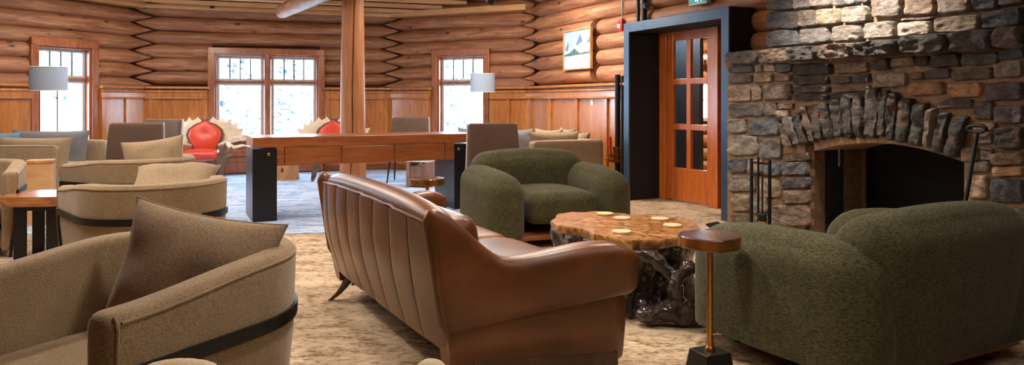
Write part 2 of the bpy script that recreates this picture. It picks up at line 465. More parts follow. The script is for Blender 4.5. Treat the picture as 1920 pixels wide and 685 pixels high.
def log_rows(m, x0, x1, zlo, zhi, openings, phase, pitch=.218, r=.112, e0=0.0, e1=0.0, yc=.10, seed=0, splits=()):
    rnd = random.Random(seed)
    z = zlo + phase
    while z < zhi:
        segs = [(x0, x1)]
        for (a, b, za, zb) in openings:
            if z + .07 > za and z - .07 < zb:
                ns = []
                for s0, s1 in segs:
                    if b <= s0 or a >= s1: ns.append((s0, s1)); continue
                    if a > s0: ns.append((s0, a))
                    if b < s1: ns.append((b, s1))
                segs = ns
        rr = r * rnd.uniform(.97, 1.06)
        for s0, s1 in segs:
            L = s1 - s0
            if L < .05: continue
            n = max(3, int(L/.3)); pts = []; rs = []
            o = rnd.random()*50
            rnd_start = any(abs(s0 - b) < 1e-6 for (b, za, zb) in splits)
            us = sorted(set([i/n for i in range(n+1)] + ([.22/L, .11/L] if e0 and s0 == x0 and L > .6 else []) + ([1-.22/L, 1-.11/L] if e1 and s1 == x1 and L > .6 else [])))
            if rnd_start: us = [0, .003, .012, .03, .055] + [u for u in us if u > .07]
            for u in us:
                x = s0 + L*u
                q = rr * (1 + .06*noise.noise(Vector((x*.9, o, 3))))
                if rnd_start and u < .06:
                    d = u*L; q *= max(.25, sqrt(max(0, 1-(1-min(1, d/.09))**2)))
                yy = yc
                for (tip, xe) in ((e0, x0), (e1, x1)):
                    dd = abs(x - xe)
                    if tip and dd < .22:
                        k_ = .50 + .50*(dd/.22); yy = yc - q*(1-k_)*.8; q *= k_
                pts.append((x, yy + .012*noise.noise(Vector((x*.7, o, 0))), z + .014*noise.noise(Vector((x*.6, o, 9)))))
                rs.append(q)
            for (tip, xe, sg) in ((e0, x0, -1), (e1, x1, 1)):
                hit = abs((s0 if sg < 0 else s1) - xe) < 1e-6
                if tip and hit:
                    base = pts[0] if sg < 0 else pts[-1]; q0 = rs[0] if sg < 0 else rs[-1]
                    ex_ = []
                    for d_ in (.04, .08, .11, .13):
                        qq = q0*max(.12, 1-d_/.14); ex_.append(((base[0]+sg*d_*.72, base[1]-d_*.69-(q0-qq)*.75, base[2]), qq))
                    if sg < 0:
                        pts = [e[0] for e in ex_[::-1]] + pts; rs = [e[1] for e in ex_[::-1]] + rs
                    else:
                        pts = pts + [e[0] for e in ex_]; rs = rs + [e[1] for e in ex_]
            def bumps(th, l, o=o): return 1 + .025*noise.noise(Vector((cos(th)*1.3+o, sin(th)*1.3, l*1.2)))
            m.tube(pts, rs, seg=26, rfun=bumps)
        z += pitch
def backing(x0, x1, z0, z1, openings, y0=.14, y1=.26):
    m = MB(); xs = sorted(set([x0, x1] + [v for o in openings for v in o[:2]]))
    for a, b in zip(xs, xs[1:]):
        if b - a < 1e-4: continue
        mid = (a+b)/2; zc = [(z0, z1)]
        for (oa, ob, za, zb) in openings:
            if oa < mid < ob:
                zc = [p for q in zc for p in ((q[0], min(q[1], za)), (max(q[0], zb), q[1])) if p[1]-p[0] > 1e-4]
        for q0, q1 in zc: m.box(a, b, y0, y1, q0, q1)
    return m
CAP = 1.44
HEAD, SILL = 2.085, .53
def win_open(xa, xb): return (xa+.07, xb-.07, SILL+.06, HEAD-.07)

# measured window casings
wl_a, wl_b = WL.sx(57, -.03), WL.sx(184, -.03)
wb_a, wb_b = WB.sx(389.5, -.03), WB.sx(608.5, -.03)
wr_a, wr_b = WRB.sx(810, -.03), WRB.sx(918, -.03)
po_a = (PORT.w(0, 0).xy - WR.o).dot(WR.x); po_b = po_a + 1.868
slot = WR.sx(1108.5); slot2 = WR.sx(1114)

walls = [('wall_left', WL, -LLEN, 0, [win_open(wl_a, wl_b)], .06, 0, 1),
         ('wall_back', WB, 0, LB, [win_open(wb_a, wb_b)], .169, 1, 1),
         ('wall_backright', WRB, 0, LRB, [win_open(wr_a, wr_b)], .06, 1, 1),
         ('wall_right', WR, 0, RLEN, [(po_a+.06, po_b-.06, -1, 2.10), (po_b+.9, po_b+3.2, -1, 1.3)], .169, 1, 0)]
for i, (nm, fr, x0, x1, ops, ph, e0, e1) in enumerate(walls):
    m = MB(); cuts = list(ops); sp = []
    if nm == 'wall_right':
        cuts += [(slot, slot2, 1.62, 2.2)]; sp = [(slot2, 1.62, 2.2)]
    log_rows(m, x0, x1, CAP-.03, CEIL+(.05 if nm == 'wall_right' else -.17), cuts, ph, e0=e0, e1=e1, seed=20+i, splits=sp)
    w = struct(m.build(nm, M_['log'], smooth=60, M=fr.M()))
    b = backing(x0-.2, x1+.2, -.05, CEIL+.1, ops)
    struct(b.build('wall_chinking', M_['logdark'], w, smooth=0))
# walls outside the picture, so that light stays in
struct(MB().box(LE.x-.3, LE.x-.1, -3.2, LE.y, -.05, CEIL+.1).build('wall_west', M_['panel'], smooth=0))
struct(MB().box(LE.x-.3, RE.x+.5, -3.2, -3.0, -.05, CEIL+.1).build('wall_rear', M_['panel'], smooth=0))
struct(MB().box(RE.x+.12, RE.x+.3, -3.2, RE.y+.1, -.05, CEIL+.1).build('wall_east', M_['panel'], smooth=0))

# ------------------------------------------------------------------ wainscot
def wainscot(idx, fr, segs, stiles, mat='panel'):
    m = MB()
    for (a, b, e0, e1) in segs:
        m.box(a, b, -.07, .12, 0, CAP-.045)                 # field
        m.box(a, b, -.105, -.06, CAP-.20, CAP-.06)          # rail below the cap
        m.box(a, b, -.10, -.06, 0, .17)                     # base rail
        m.tube([(a, -.105, CAP-.085), (b, -.105, CAP-.085)], .022, 10)
        m.tube([(a, -.10, CAP-.19), (b, -.10, CAP-.19)], .018, 10)
        # cap with a rounded nose
        m.box(a-(.02 if e0 else 0), b+(.02 if e1 else 0), -.13, .14, CAP-.045, CAP)
        m.tube([(a-(.02 if e0 else 0), -.13, CAP-.022), (b+(.02 if e1 else 0), -.13, CAP-.022)], .0225, 12)
        st = [x for x in stiles if a < x < b]
        if e0: st.append(a+.045)
        if e1: st.append(b-.045)
        for x in st: m.box(x-.035, x+.035, -.098, -.06, .1, CAP-.1)
    struct(m.build('trim_%d' % idx, M_[mat], smooth=40, bevel=.004, M=fr.M()))
ws = .02
wainscot(11, WL, [(-LLEN, wl_a-.02, 0, 0), (wl_b+.0, .05, 1, 0)], [-7,-6,-5,-4.2,-3.4,-2.6,-.35])
wainscot(12, WB, [(-.05, wb_a-.0, 0, 1), (wb_b+.0, LB+.05, 1, 0)], [.12, WB.sx(724,-.09)])
wainscot(13, WRB, [(-.05, wr_a-.0, 0, 1), (wr_b+.0, LRB+.05, 0, 0)], [WRB.sx(729,-.09), WRB.sx(952,-.09)])
px_st = [993, 1031, 1080.5, 1136]
wainscot(14, WR, [(-.05, po_a+.02, 0, 0)], [WR.sx(p, -.09) for p in px_st])

# ------------------------------------------------------------------ windows
def window(n, fr, xa, xb, units):
    m = MB(); cw = .105
    # outer casing, two-stepped
    m.box(xa, xa+cw, -.055, .13, SILL, HEAD); m.box(xb-cw, xb, -.055, .13, SILL, HEAD)
    m.box(xa, xb, -.06, .13, HEAD-cw, HEAD)
    m.box(xa-.02, xb+.02, -.12, .13, SILL, SILL+.06)                     # sill board
    m.box(xa, xb, -.055, .10, .10, SILL)                                # apron below the sill
    m.box(xa+cw-.005, xa+cw+.03, -.02, .2, SILL+.05, HEAD-cw+.005); m.box(xb-cw-.03, xb-cw+.005, -.02, .2, SILL+.05, HEAD-cw+.005)
    m.box(xa+cw, xb-cw, -.02, .2, HEAD-cw-.03, HEAD-cw+.004)
    root = struct(m.build('window_%d' % n, M_['trimwood'], smooth=30, bevel=.006, M=fr.M()))
    ia, ib = xa+cw+.03, xb-cw-.03
    mul = .135 if units == 2 else 0
    uw = (ib-ia-mul*(units-1))/units
    for u in range(units):
        a = ia+u*(uw+mul); b = a+uw
        f = MB(); w = .042
        zt = HEAD-cw-.03
        for (p, q, lo, hi) in ((a, b, 1.535, zt), (a, b, SILL+.06, 1.505)):
            f.box(p, p+w, .07, .13, lo, hi); f.box(q-w, q, .07, .13, lo, hi)
            f.box(p+w, q-w, .07, .13, hi-w, hi); f.box(p+w, q-w, .07, .13, lo, lo+w)
        sa = struct(f.build('sash', M_['sash'], root, bevel=.004))
        t = MB(); t.box(a, b, .04, .14, 1.50, 1.54); struct(t.build('transom_rail', M_['trimwood'], root, bevel=.004))
        for j in range(1, 4):
            x = a+w+(b-a-2*w)*j/4
            struct(MB().box(x-.013, x+.013, .07, .12, 1.57, zt-w).build('muntin', M_['gunmetal'], sa, smooth=0))
        struct(MB().box(a+w, b-w, .096, .102, 1.57, zt-w).build('pane', M_['glass'], sa, smooth=0))
        struct(MB().box(a+w, b-w, .096, .102, SILL+.1, 1.47).build('pane', M_['glass'], sa, smooth=0))
        c = (a+b)/2
        l = MB(); l.box(c-.06, c+.06, .035, .075, 1.535, 1.555); l.box(c-.02, c+.02, .02, .07, 1.55, 1.585)
        struct(l.build('latch', M_['sash'], root, bevel=.003))
    if units == 2:
        x = ia+uw; mm = MB(); mm.tube([(x+mul/2, .03, SILL+.05), (x+mul/2, .03, HEAD-cw)], .062, 20); mm.box(x, x+mul, .05, .14, SILL+.05, HEAD-cw)
        struct(mm.build('mullion', M_['trimwood'], root))
window(1, WL, wl_a, wl_b, 1); window(2, WB, wb_a, wb_b, 2); window(3, WRB, wr_a, wr_b, 1)
# low heater cover under the double window
h = MB(); a, b = wb_a+.05, wb_b-.05
h.box(a, b, -.24, -.06, .36, .40); h.box(a, b, -.24, -.21, .30, .36); h.box(a, b, -.22, -.19, .02, .20); h.box(a, a+.05, -.24, -.06, 0, .36); h.box(b-.05, b, -.24, -.06, 0, .36); h.box(a, b, -.20, -.17, .2, .30)
struct(h.build('trim_15', M_['trimwood'], bevel=.004, M=WB.M()))
# baseboards
for i, (fr, a, b) in enumerate(((WL, -LLEN, .05), (WB, -.05, LB+.05), (WRB, -.05, LRB+.05), (WR, -.05, po_a))):
    struct(MB().box(a, b, -.14, .05, 0, .11).build(['baseboard_left','baseboard_back','baseboard_backright','baseboard_right'][i], M_['plinth'], bevel=.015, M=fr.M()))

# ------------------------------------------------------------------ log post and rafter
pc = at(661.5, 10.0)
def crack(th, l):
    d = (th + .14 - .17*l*.9 - .05*sin(l*2.6) - .05*noise.noise(Vector((l*2, 4, 1))) + pi) % (2*pi) - pi
    g = math.exp(-(d/.032)**2) * .40 * (.55 + .45*abs(noise.noise(Vector((l*1.3, 0, 7)))))
    return 1 - g + .02*noise.noise(Vector((cos(th)*1.5, sin(th)*1.5, l*.8)))
pm = MB().tube([(0,0,i*.09) for i in range(32)], [.178 - .0012*i for i in range(32)], seg=260, rfun=crack, up=(0,-1,0))
post = pm.build('log_post', M_['post'], smooth=50); post.location = (pc.x, pc.y, 0); post.scale = (1,1,CEIL/(31*.09))
post.rotation_euler = (0,0,radians(8)); tag(post, 'tall varnished log post with a long vertical crack, standing behind the desk', 'post')
e0 = at(527, 11.55, CAMH + (HY-22)*11.55/F); e1 = Vector((-2.15+.0, 9.35, e0.z+.0))
d = (at(600, 9.66, e0.z) - e0); d.z = 0; d.normalize()
pts = [e0 + d*t for t in (0, .004, .02, .05, .1, .4, .8, 1.3, 1.8, 2.4, 3.0, 4.0)]
rs = [.05, .075, .095, .105, .108, .11, .112, .112, .115, .115, .115, .115]
raf = MB().tube(pts, rs, seg=28).build('log_rafter', M_['log'], smooth=60)
tag(raf, 'pale round log rafter with a cut end, hanging under the ceiling', 'beam')
vent = MB().box(-.035,.035,-.01,.05,-.03,.03).build('ceiling_vent', M_['black'], bevel=.004)
vx = WB.sx(398, -.135); vp = WB.w(vx, -.145); vent.location = (vp.x, vp.y, CEIL-.21); vent.rotation_euler = (0,0,WB.a)
tag(vent, 'small black box under the pale ceiling boards', 'vent')

# ------------------------------------------------------------------ door portal
pt = thing('door_surround', 'deep black door surround with a steel front edge tinted by painted sky reflection around the orange door', 'door surround', PORT.w(0,0), PORT.a)
W, H, E = 1.868, 2.148, .112
g = MB(); g.box(0, E, 0, .02, 0, H); g.box(W-E, W, 0, .02, 0, H); g.box(E, W-E, 0, .02, H-E, H)
g.build('front_edge', M_['portal'], pt, smooth=0, bevel=.003)
g = MB(); g.box(E-.012, E, .02, .52, 0, H-E); g.box(0, .012, .02, .42, 0, H); g.box(W-E, W-E+.012, .02, .55, 0, H-E); g.box(W-.012, W, .02, .42, 0, H); g.box(0, W, .02, .42, H-.012, H); g.box(E-.012, W-E+.012, .02, .55, H-E, H-E+.012)
g.build('casing', M_['portalin'], pt, smooth=0)
# the door
DF = Frame(PORT.w(E+.0, .455).xy, -61)
d0, d1 = DF.sx(1250), DF.sx(1334.5)
DW = 1.62
dr = MB()
dr.box(0.0, d0, -.01, .09, 0, H-E-.0); dr.box(d1+.005, d1+.12, -.03, .09, 0, H-E-.0); dr.box(d1+.12, DW, .03, .09, 0, H-E); dr.box(d1+.15, d1+.22, .0, .05, 0, H-E); dr.box(0, DW, -.01, .09, 2.06, H-E+.01)
door = struct(dr.build('door_1', M_['door'], smooth=0, bevel=.004, M=DF.M()))
leaf = MB(); z0, z1 = .015, 2.055
xs = [DF.sx(1269), DF.sx(1293), DF.sx(1303), DF.sx(1330)]
xs = [d0+.115, (d0+d1)/2-.035, (d0+d1)/2+.035, d1-.075]
zs = [(.405, .86), (.93, 1.40), (1.47, 1.93)]
leaf.box(d0+.004, xs[0], .0, .045, z0, z1); leaf.box(xs[3], d1, .0, .045, z0, z1); leaf.box(xs[1], xs[2], .0, .045, .4, 1.935)
leaf.box(xs[0], xs[3], .0, .045, z0, .405); leaf.box(xs[0], xs[3], .0, .045, 1.93, z1)
leaf.box(xs[0], xs[3], .002, .043, .86, .93); leaf.box(xs[0], xs[3], .002, .043, 1.40, 1.47)
lf = struct(leaf.build('door_leaf', M_['door'], door, smooth=0, bevel=.006))
for a, b in ((xs[0], xs[1]), (xs[2], xs[3])):
    for c, e in zs: struct(MB().box(a, b, .02, .026, c, e).build('pane', M_['glass'], lf, smooth=0))
# entrance hall behind the door
dark = MB().box(DF.sx(1225,.9), DF.sx(1312.5,.9), .9, .96, 0, 2.5); struct(dark.build('wall_vestibule', M_['mirrorpanel'], smooth=0, M=DF.M()))
_h = at(1320, 12.0); HF = Frame((_h.x, _h.y), -15)
va, vb = HF.sx(1315.5), HF.sx(1338)
ho = (va, vb, .93, 1.46)
hl = MB(); log_rows(hl, -2.0, 2.4, .05, CEIL+.1, [ho], .08, seed=77, yc=.10); w = struct(hl.build('wall_hall', M_['log'], smooth=60, M=HF.M()))
struct(backing(-2.0, 2.4, -.05, CEIL+.1, [ho], .12, .25).build('wall_chinking', M_['logdark'], w, smooth=0))
fm = MB(); fm.box(va-.05, va+.005, -.06, .1, .88, 1.51); fm.box(vb, vb+.05, -.06, .1, .88, 1.51); fm.box(va, vb, -.06, .1, .88, .935); fm.box(va, vb, -.06, .1, 1.455, 1.51); fm.box(va, vb, .0, .06, 1.215, 1.235)
struct(fm.build('window_4', M_['sash'], smooth=0, M=HF.M()))
def seg_wall(name, p, q, mat):
    a = atan2(q.y-p.y, q.x-p.x); L = (Vector((q.x,q.y))-Vector((p.x,p.y))).length
    struct(MB().box(-.1, L+.1, -.05, .05, -.05, CEIL+.1).build(name, mat, smooth=0, M=T(p.x,p.y,0) @ Matrix.Rotation(a,4,'Z')))
_a, _b, _c, _d, _e = HF.w(-1.95,.2), WR.w(.35,.33), HF.w(2.35,.2), Vector((6.3,9.3,0)), DF.w(1.72,.12)
seg_wall('wall_hallside', _a, _b, M_['logdark']); seg_wall('wall_hallend', _c, _d, M_['panel']); seg_wall('wall_hallreturn', _d, _e, M_['panel'])
hs = thing('hall_spotlight', 'small white spotlight seen through the door glass', 'spotlight', HF.w(HF.sx(1322,-.2), -.2, CAMH+(HY-108)*11.8/F), HF.a)
MB().tube([(-.09,0,0),(.09,0,0)], .04, 16).build('lamp_head', M_['white'], hs)
MB().tube([(0,0,0),(.0,.02,-.07),(0,.2,-.08)], .015, 8).build('bracket', M_['black'], hs)

# ================================================================== FIREPLACE
_x = PORT.sx(1364, -.10); FO = PORT.w(_x, -.10)
FP = Frame(FO.xy, -65)
FW, FD = 4.3, .62
fire = thing('stone_fireplace', 'large rubble stone fireplace with an arched black opening', 'fireplace', FO, FP.a)
xl, zl = FP.xz(1527, 285); xr, zr = FP.xz(1808, 302); _, zc = FP.xz(1640, 268)
zsp = (zl+zr)/2
def arch_z(x, c=zc, s=zsp):
    u = (x-(xl+xr)/2)/((xr-xl)/2); return s + (c-s)*(1-u*u)
N_ = 24
inner = [(xl + (xr-xl)*i/N_, arch_z(xl + (xr-xl)*i/N_)) for i in range(N_+1)]
zm = FP.xz(1420, 122)[1]
m = MB()
for i in range(N_):                      # masonry over the arch, in slices
    (xa, za), (xb, zb) = inner[i], inner[i+1]
    m.prism([(xa,za),(xb,zb),(xb,zm),(xa,zm)], 0, FD, 'xz')
m.box(0, xl, 0, FD, 0, zm); m.box(xr, FW, 0, FD, 0, zm)
m.build('masonry', M_['mortar'], fire, smooth=0)
zmt = FP.xz(1420, 95, -.1)[1]
uy = .13
ux = FP.sx(1441, uy)
MB().box(ux+.03, FW, uy+.03, FD+.3, zm, CEIL+.02).build('chimney_breast', M_['mortar'], fire, smooth=0)
MB().box(-.03, FW, -.02, FD, zm-.01, zmt-.03).build('mantel_bed', M_['mortar'], fire, smooth=0)

rs_ = random.Random(5)
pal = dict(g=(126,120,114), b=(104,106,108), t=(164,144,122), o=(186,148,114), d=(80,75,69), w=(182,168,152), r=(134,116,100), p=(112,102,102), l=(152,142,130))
def stone(mb, quad, proud, colr, rough=.03, y0=0.0, nx=22, nz_=16, dip=.05):
    """quad: four (x,z) corners, bottom-left, bottom-right, top-right, top-left"""
    (ax,az),(bx,bz),(cx,cz),(dx,dz) = quad
    off = rs_.random()*90
    kf = rs_.uniform(.86,1.12); base = [lin(v*kf) for v in pal[colr]]
    w = abs(bx-ax)+abs(cx-dx); h = abs(dz-az)+abs(cz-bz)
    asp = 1/(max(.15, min(w,h)))
    vs = []; 
    for j in range(nz_+1):
        for i in range(nx+1):
            u = -1+2*i/nx; v = -1+2*j/nz_
            u = .6*u+.4*sin(u*pi/2); v = .6*v+.4*sin(v*pi/2)
            uu = u*(1-.10*v**4); vv = v*(1-.12*u**4)
            s = (uu+1)/2; t = (vv+1)/2
            x = ax*(1-s)*(1-t)+bx*s*(1-t)+cx*s*t+dx*(1-s)*t
            z = az*(1-s)*(1-t)+bz*s*(1-t)+cz*s*t+dz*(1-s)*t
            e = 1 - max(abs(u), abs(v))
            edge = min(1, e*6.5); edge = sqrt(max(0,1-(1-edge)**2))
            x += .013*noise.noise(Vector((x*9+off, z*9, 1)))*(1-.5*edge); z += .013*noise.noise(Vector((x*9, z*9+off, 5)))*(1-.5*edge)
            q = Vector((x*5+off, z*7, off))
            a = .8*noise.noise(q) + 1.1*abs(noise.noise(q*1.9)) - .35 + .45*abs(noise.noise(q*4.1)) + .25*noise.noise(q*8)
            fac = noise.noise(Vector((round(x*9+off*.3+noise.noise(q)*.8)*1.7, round(z*12)*1.3, off)))*.5
            y = y0 - proud*edge - rough*(a*.7+fac*.5)*edge + (1-edge)*dip
            vs.append((x,y,z))
    n = nx+1
    fs = [(j*n+i, j*n+i+1, (j+1)*n+i+1, (j+1)*n+i) for j in range(nz_) for i in range(nx)]
    mb.add(vs, fs, col=base)
def st(mb, x0, x1, tl, bl, tr=None, br=None, c='g', proud=.035, y0=0.0, rough=.03, gap=1.0):
    """stone between photograph columns x0..x1; t/b rows of its left and right ends"""
    tr = tl if tr is None else tr; br = bl if br is None else br
    q = [FP.xz(x0+gap, bl-gap*.7, y0), FP.xz(x1-gap, br-gap*.7, y0), FP.xz(x1-gap, tr+gap*.7, y0), FP.xz(x0+gap, tl+gap*.7, y0)]
    stone(mb, q, proud, c, rough, y0)
sm = MB()
U = uy
# chimney breast
for a in [(1440,1487,-16,22,-20,20,'b'),(1487,1522,-20,20,-22,17,'g'),(1522,1562,-22,16,-26,13,'l'),(1562,1612,-8,13,-11,9,'g'),(1612,1636,-11,8,-13,5,'b'),(1562,1636,-40,-9,-42,-13,'t'),
          (1634,1698,-14,36,-18,34,'l'),(1698,1758,-20,33,-24,30,'t'),(1758,1826,-22,29,-26,24,'w'),(1826,1874,-20,22,-26,18,'b'),(1874,1925,-28,15,-32,7,'l'),
          (1439,1501,22,57,19,55,'b'),(1500,1534,18,53,16,51,'l'),(1533,1580,16,50,13,46,'t'),(1579,1634,13,45,8,42,'w'),
          (1437,1502,57,91,54,87,'b'),(1501,1561,54,86,49,82,'g'),(1561,1621,48,81,45,77,'l'),(1619,1685,42,76,36,72,'l'),(1684,1752,41,70,37,66,'w'),(1690,1756,34,40,31,36,'l'),
          (1752,1845,33,64,25,59,'t'),(1844,1925,24,58,8,50,'b'),
          (1925,2000,-30,10,-36,4,'l'),(1925,2010,8,50,2,42,'t'),(1500,1562,-60,-21,-62,-26,'w'),(1440,1500,-60,-20,-62,-22,'l'),(1636,1760,-60,-18,-66,-22,'w'),(1760,1925,-70,-26,-80,-32,'t')]:
    st(sm, a[0],a[1],a[2],a[3],a[4],a[5],a[6], .045, U, .035)
# stones of the face below the mantel
face_l = [(1366,1418,123,139,121,137,'g'),(1418,1434,121,137,120,136,'l'),(1434,1459,120,136,119,135,'w'),(1458,1490,119,138,118,136,'b'),(1488,1566,120,144,117,141,'d'),(1566,1634,119,141,115,137,'r'),
          (1634,1674,112,134,108,131,'d'),(1672,1722,108,128,104,124,'r'),(1720,1747,106,126,103,124,'d'),(1746,1806,103,129,98,126,'d'),(1804,1878,99,125,94,121,'b'),(1874,1925,92,114,87,110,'b'),(1925,2000,86,108,80,102,'g'),
          (1366,1416,140,159,138,157,'g'),(1415,1454,138,157,136,154,'t'),(1453,1489,137,155,138,152,'r'),(1488,1562,144,162,142,158,'d'),(1560,1602,142,158,141,156,'r'),(1600,1636,140,158,136,156,'b'),
          (1638,1706,136,168,132,163,'l'),(1706,1736,136,150,134,150,'r'),(1734,1788,130,148,127,148,'p'),(1782,1866,130,154,123,150,'r'),(1864,1925,118,148,110,145,'l'),(1925,2000,110,145,104,140,'b'),
          (1366,1412,159,193,158,192,'t'),(1411,1431,158,191,157,190,'t'),(1430,1490,157,191,155,188,'r'),(1487,1562,162,176,161,174,'d'),(1560,1636,160,176,158,172,'r'),(1487,1560,176,190,175,188,'d'),(1558,1632,174,188,172,184,'d'),
          (1704,1775,154,181,150,179,'o'),(1776,1846,156,186,152,183,'o'),(1846,1925,154,192,150,189,'p'),(1925,2000,148,190,142,186,'g'),
          (1366,1438,193,221,192,220,'g'),(1437,1462,191,220,190,219,'r'),(1461,1492,194,206,192,204,'r'),(1460,1484,206,222,205,220,'t'),(1756,1830,186,205,184,204,'p'),(1827,1867,188,227,188,226,'g'),(1865,1925,196,234,194,232,'p'),(1925,2000,192,232,188,230,'b'),
          (1366,1403,222,251,221,251,'l'),(1402,1470,222,257,220,256,'b'),(1826,1872,229,246,228,246,'t'),(1868,1925,238,281,236,280,'d'),(1828,1866,248,272,247,272,'r'),
          (1365,1425,252,295,252,293,'l'),(1424,1470,258,301,257,300,'g'),(1470,1524,286,305,285,302,'r'),(1466,1522,302,330,302,330,'b'),
          (1366,1403,296,326,296,326,'b'),(1402,1434,299,327,298,327,'t'),(1433,1470,304,333,303,331,'b'),(1856,1925,286,312,283,310,'r'),(1860,1925,312,332,311,331,'o'),
          (1367,1422,327,362,326,361,'l'),(1421,1467,333,374,332,373,'t'),(1465,1524,332,356,331,352,'b'),(1468,1524,356,384,354,382,'r'),(1815,1860,302,324,302,324,'l'),(1812,1858,326,374,326,374,'t'),(1858,1925,334,384,334,384,'b'),
          (1372,1412,362,398,362,398,'t'),(1411,1446,366,402,365,400,'l'),(1445,1524,384,428,382,426,'r'),(1806,1838,274,304,274,304,'t'),(1842,1866,276,302,276,302,'r'),
          (1370,1410,399,424,399,428,'r'),(1408,1448,403,440,402,450,'g'),(1446,1524,430,470,428,480,'l'),(1815,1870,378,440,378,440,'r'),(1870,1935,388,450,388,450,'g'),(1925,2000,234,300,232,300,'r'),(1925,2000,302,380,300,380,'t'),
          (1815,1900,442,520,442,520,'b'),(1900,2000,452,540,452,540,'t')]
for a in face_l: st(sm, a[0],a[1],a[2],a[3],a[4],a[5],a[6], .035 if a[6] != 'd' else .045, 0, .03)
# the courses carry on past the right edge of the picture
for (y0_, za_, zb_) in ((0, .02, zm-.01), (U, zmt, CEIL-.05)):
    z = za_; xs0 = FP.sx(1999, y0_)
    while z < zb_-.05:
        h_ = min(rs_.uniform(.12,.22), zb_-z); x = xs0 + rs_.uniform(-.02,.03)
        while x < FW-.05:
            w_ = min(rs_.uniform(.2,.42), FW-x)
            stone(sm, [(x+.008,z+.008),(x+w_-.008,z+.008),(x+w_-.008,z+h_-.008),(x+.008,z+h_-.008)], .04, rs_.choice('gbtrlp'), .035, y0_, 14, 10)
            x += w_
        z += h_
# voussoirs
vo = [(1472,232,1486,277,20,'t'),(1482,218,1502,273,19,'g'),(1497,211,1517,271,15,'d'),(1512,198,1531,269,14,'t'),(1530,195,1543,264,21,'d'),(1552,191,1559,261,20,'d'),(1573,185,1581,259,20,'r'),(1594,175,1600,262,19,'d'),(1614,177,1619,262,19,'r'),
      (1641,164,1640,261,29,'b'),(1663,167,1660,259,18,'r'),(1682,172,1677,264,18,'b'),(1706,183,1698,270,29,'d'),(1735,191,1722,276,27,'d'),(1756,202,1742,279,14,'w'),(1777,209,1765,288,22,'b'),(1807,217,1790,296,33,'d')]
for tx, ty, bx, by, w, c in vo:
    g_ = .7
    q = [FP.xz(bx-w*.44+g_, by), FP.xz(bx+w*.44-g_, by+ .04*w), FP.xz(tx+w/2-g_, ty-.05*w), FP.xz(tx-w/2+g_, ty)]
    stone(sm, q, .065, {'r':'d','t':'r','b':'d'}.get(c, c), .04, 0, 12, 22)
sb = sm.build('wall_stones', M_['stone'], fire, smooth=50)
# mantel shelf: blocks with a top and an underside
mm = MB()
for (x0,x1,tl,bl,tr,br,c) in [(1353,1418,97,122,93,119,'g'),(1418,1480,93,120,87,116,'r'),(1479,1545,88,118,84,112,'d'),(1543,1606,84,115,79,109,'r'),(1604,1692,79,108,71,102,'d'),(1690,1787,68,103,60,99,'d'),(1785,1866,60,99,54,95,'p'),(1864,1925,53,92,46,86,'p'),(1925,2010,46,86,38,78,'g')]:
    x0l, z0b = FP.xz(x0+.6, bl, -.1); x1l, z1b = FP.xz(x1-.6, br, -.1); _, z0t = FP.xz(x0+.6, tl, -.1); _, z1t = FP.xz(x1-.6, tr, -.1)
    pr = .10 if x0 < 1478 else .17
    stone(mm, [(x0l,z0b),(x1l,z1b),(x1l,z1t),(x0l,z0t)], pr, c, .055, 0, 28, 18, dip=.02)
    n0 = len(mm.v)
    col = [lin(v*.95) for v in pal[c]]
    zb, zt = min(z0b,z1b)+.02, min(z0t,z1t)-.02
    b0 = len(mm.v)
    mm.box(x0l+.01, x1l-.01, -pr*.75, .4, zb, zt)
    for i in range(b0, len(mm.v)): mm.col[i] = col
mm.build('mantel', M_['stone'], fire, smooth=50)
# firebox
fb = MB(); fb.box(xl-.1, xl, .0, .115, 0, zsp+.1); fb.box(xl-.1, xl, .34, .56, 0, zsp+.2)
fb.build('brick_jamb', M_['brick'], fire, smooth=0)
ft = MB(); ft.box(xl-.12, xl-.02, .1, .7, 0, 1.1); ft.box(xr, xr+.1, .1, .75, 0, 1.1); ft.box(xl-.1, xr+.1, FD+.08, FD+.2, 0, 1.2); ft.box(xl-.1, xr+.1, .3, FD+.2, 1.0, 1.1); ft.box(xl-.1, xr+.1, .1, FD+.2, 0, .04)
ft.box(xl-.02, xl+.012, .12, .33, 0, .98)
ft.build('firebox', M_['soot'], fire, smooth=0)
cx_, cz_ = FP.xz(1573, 282, .25)
ch = MB()
for i in range(5): ch.tube([(cx_+.008*cos(t), .25+.004*(i%2), cz_-.03*i+.018*sin(t)) for t in [k*pi/4 for k in range(9)]], .003, 6, cap=False)
ch.build('damper_chain', M_['sash'], fire)
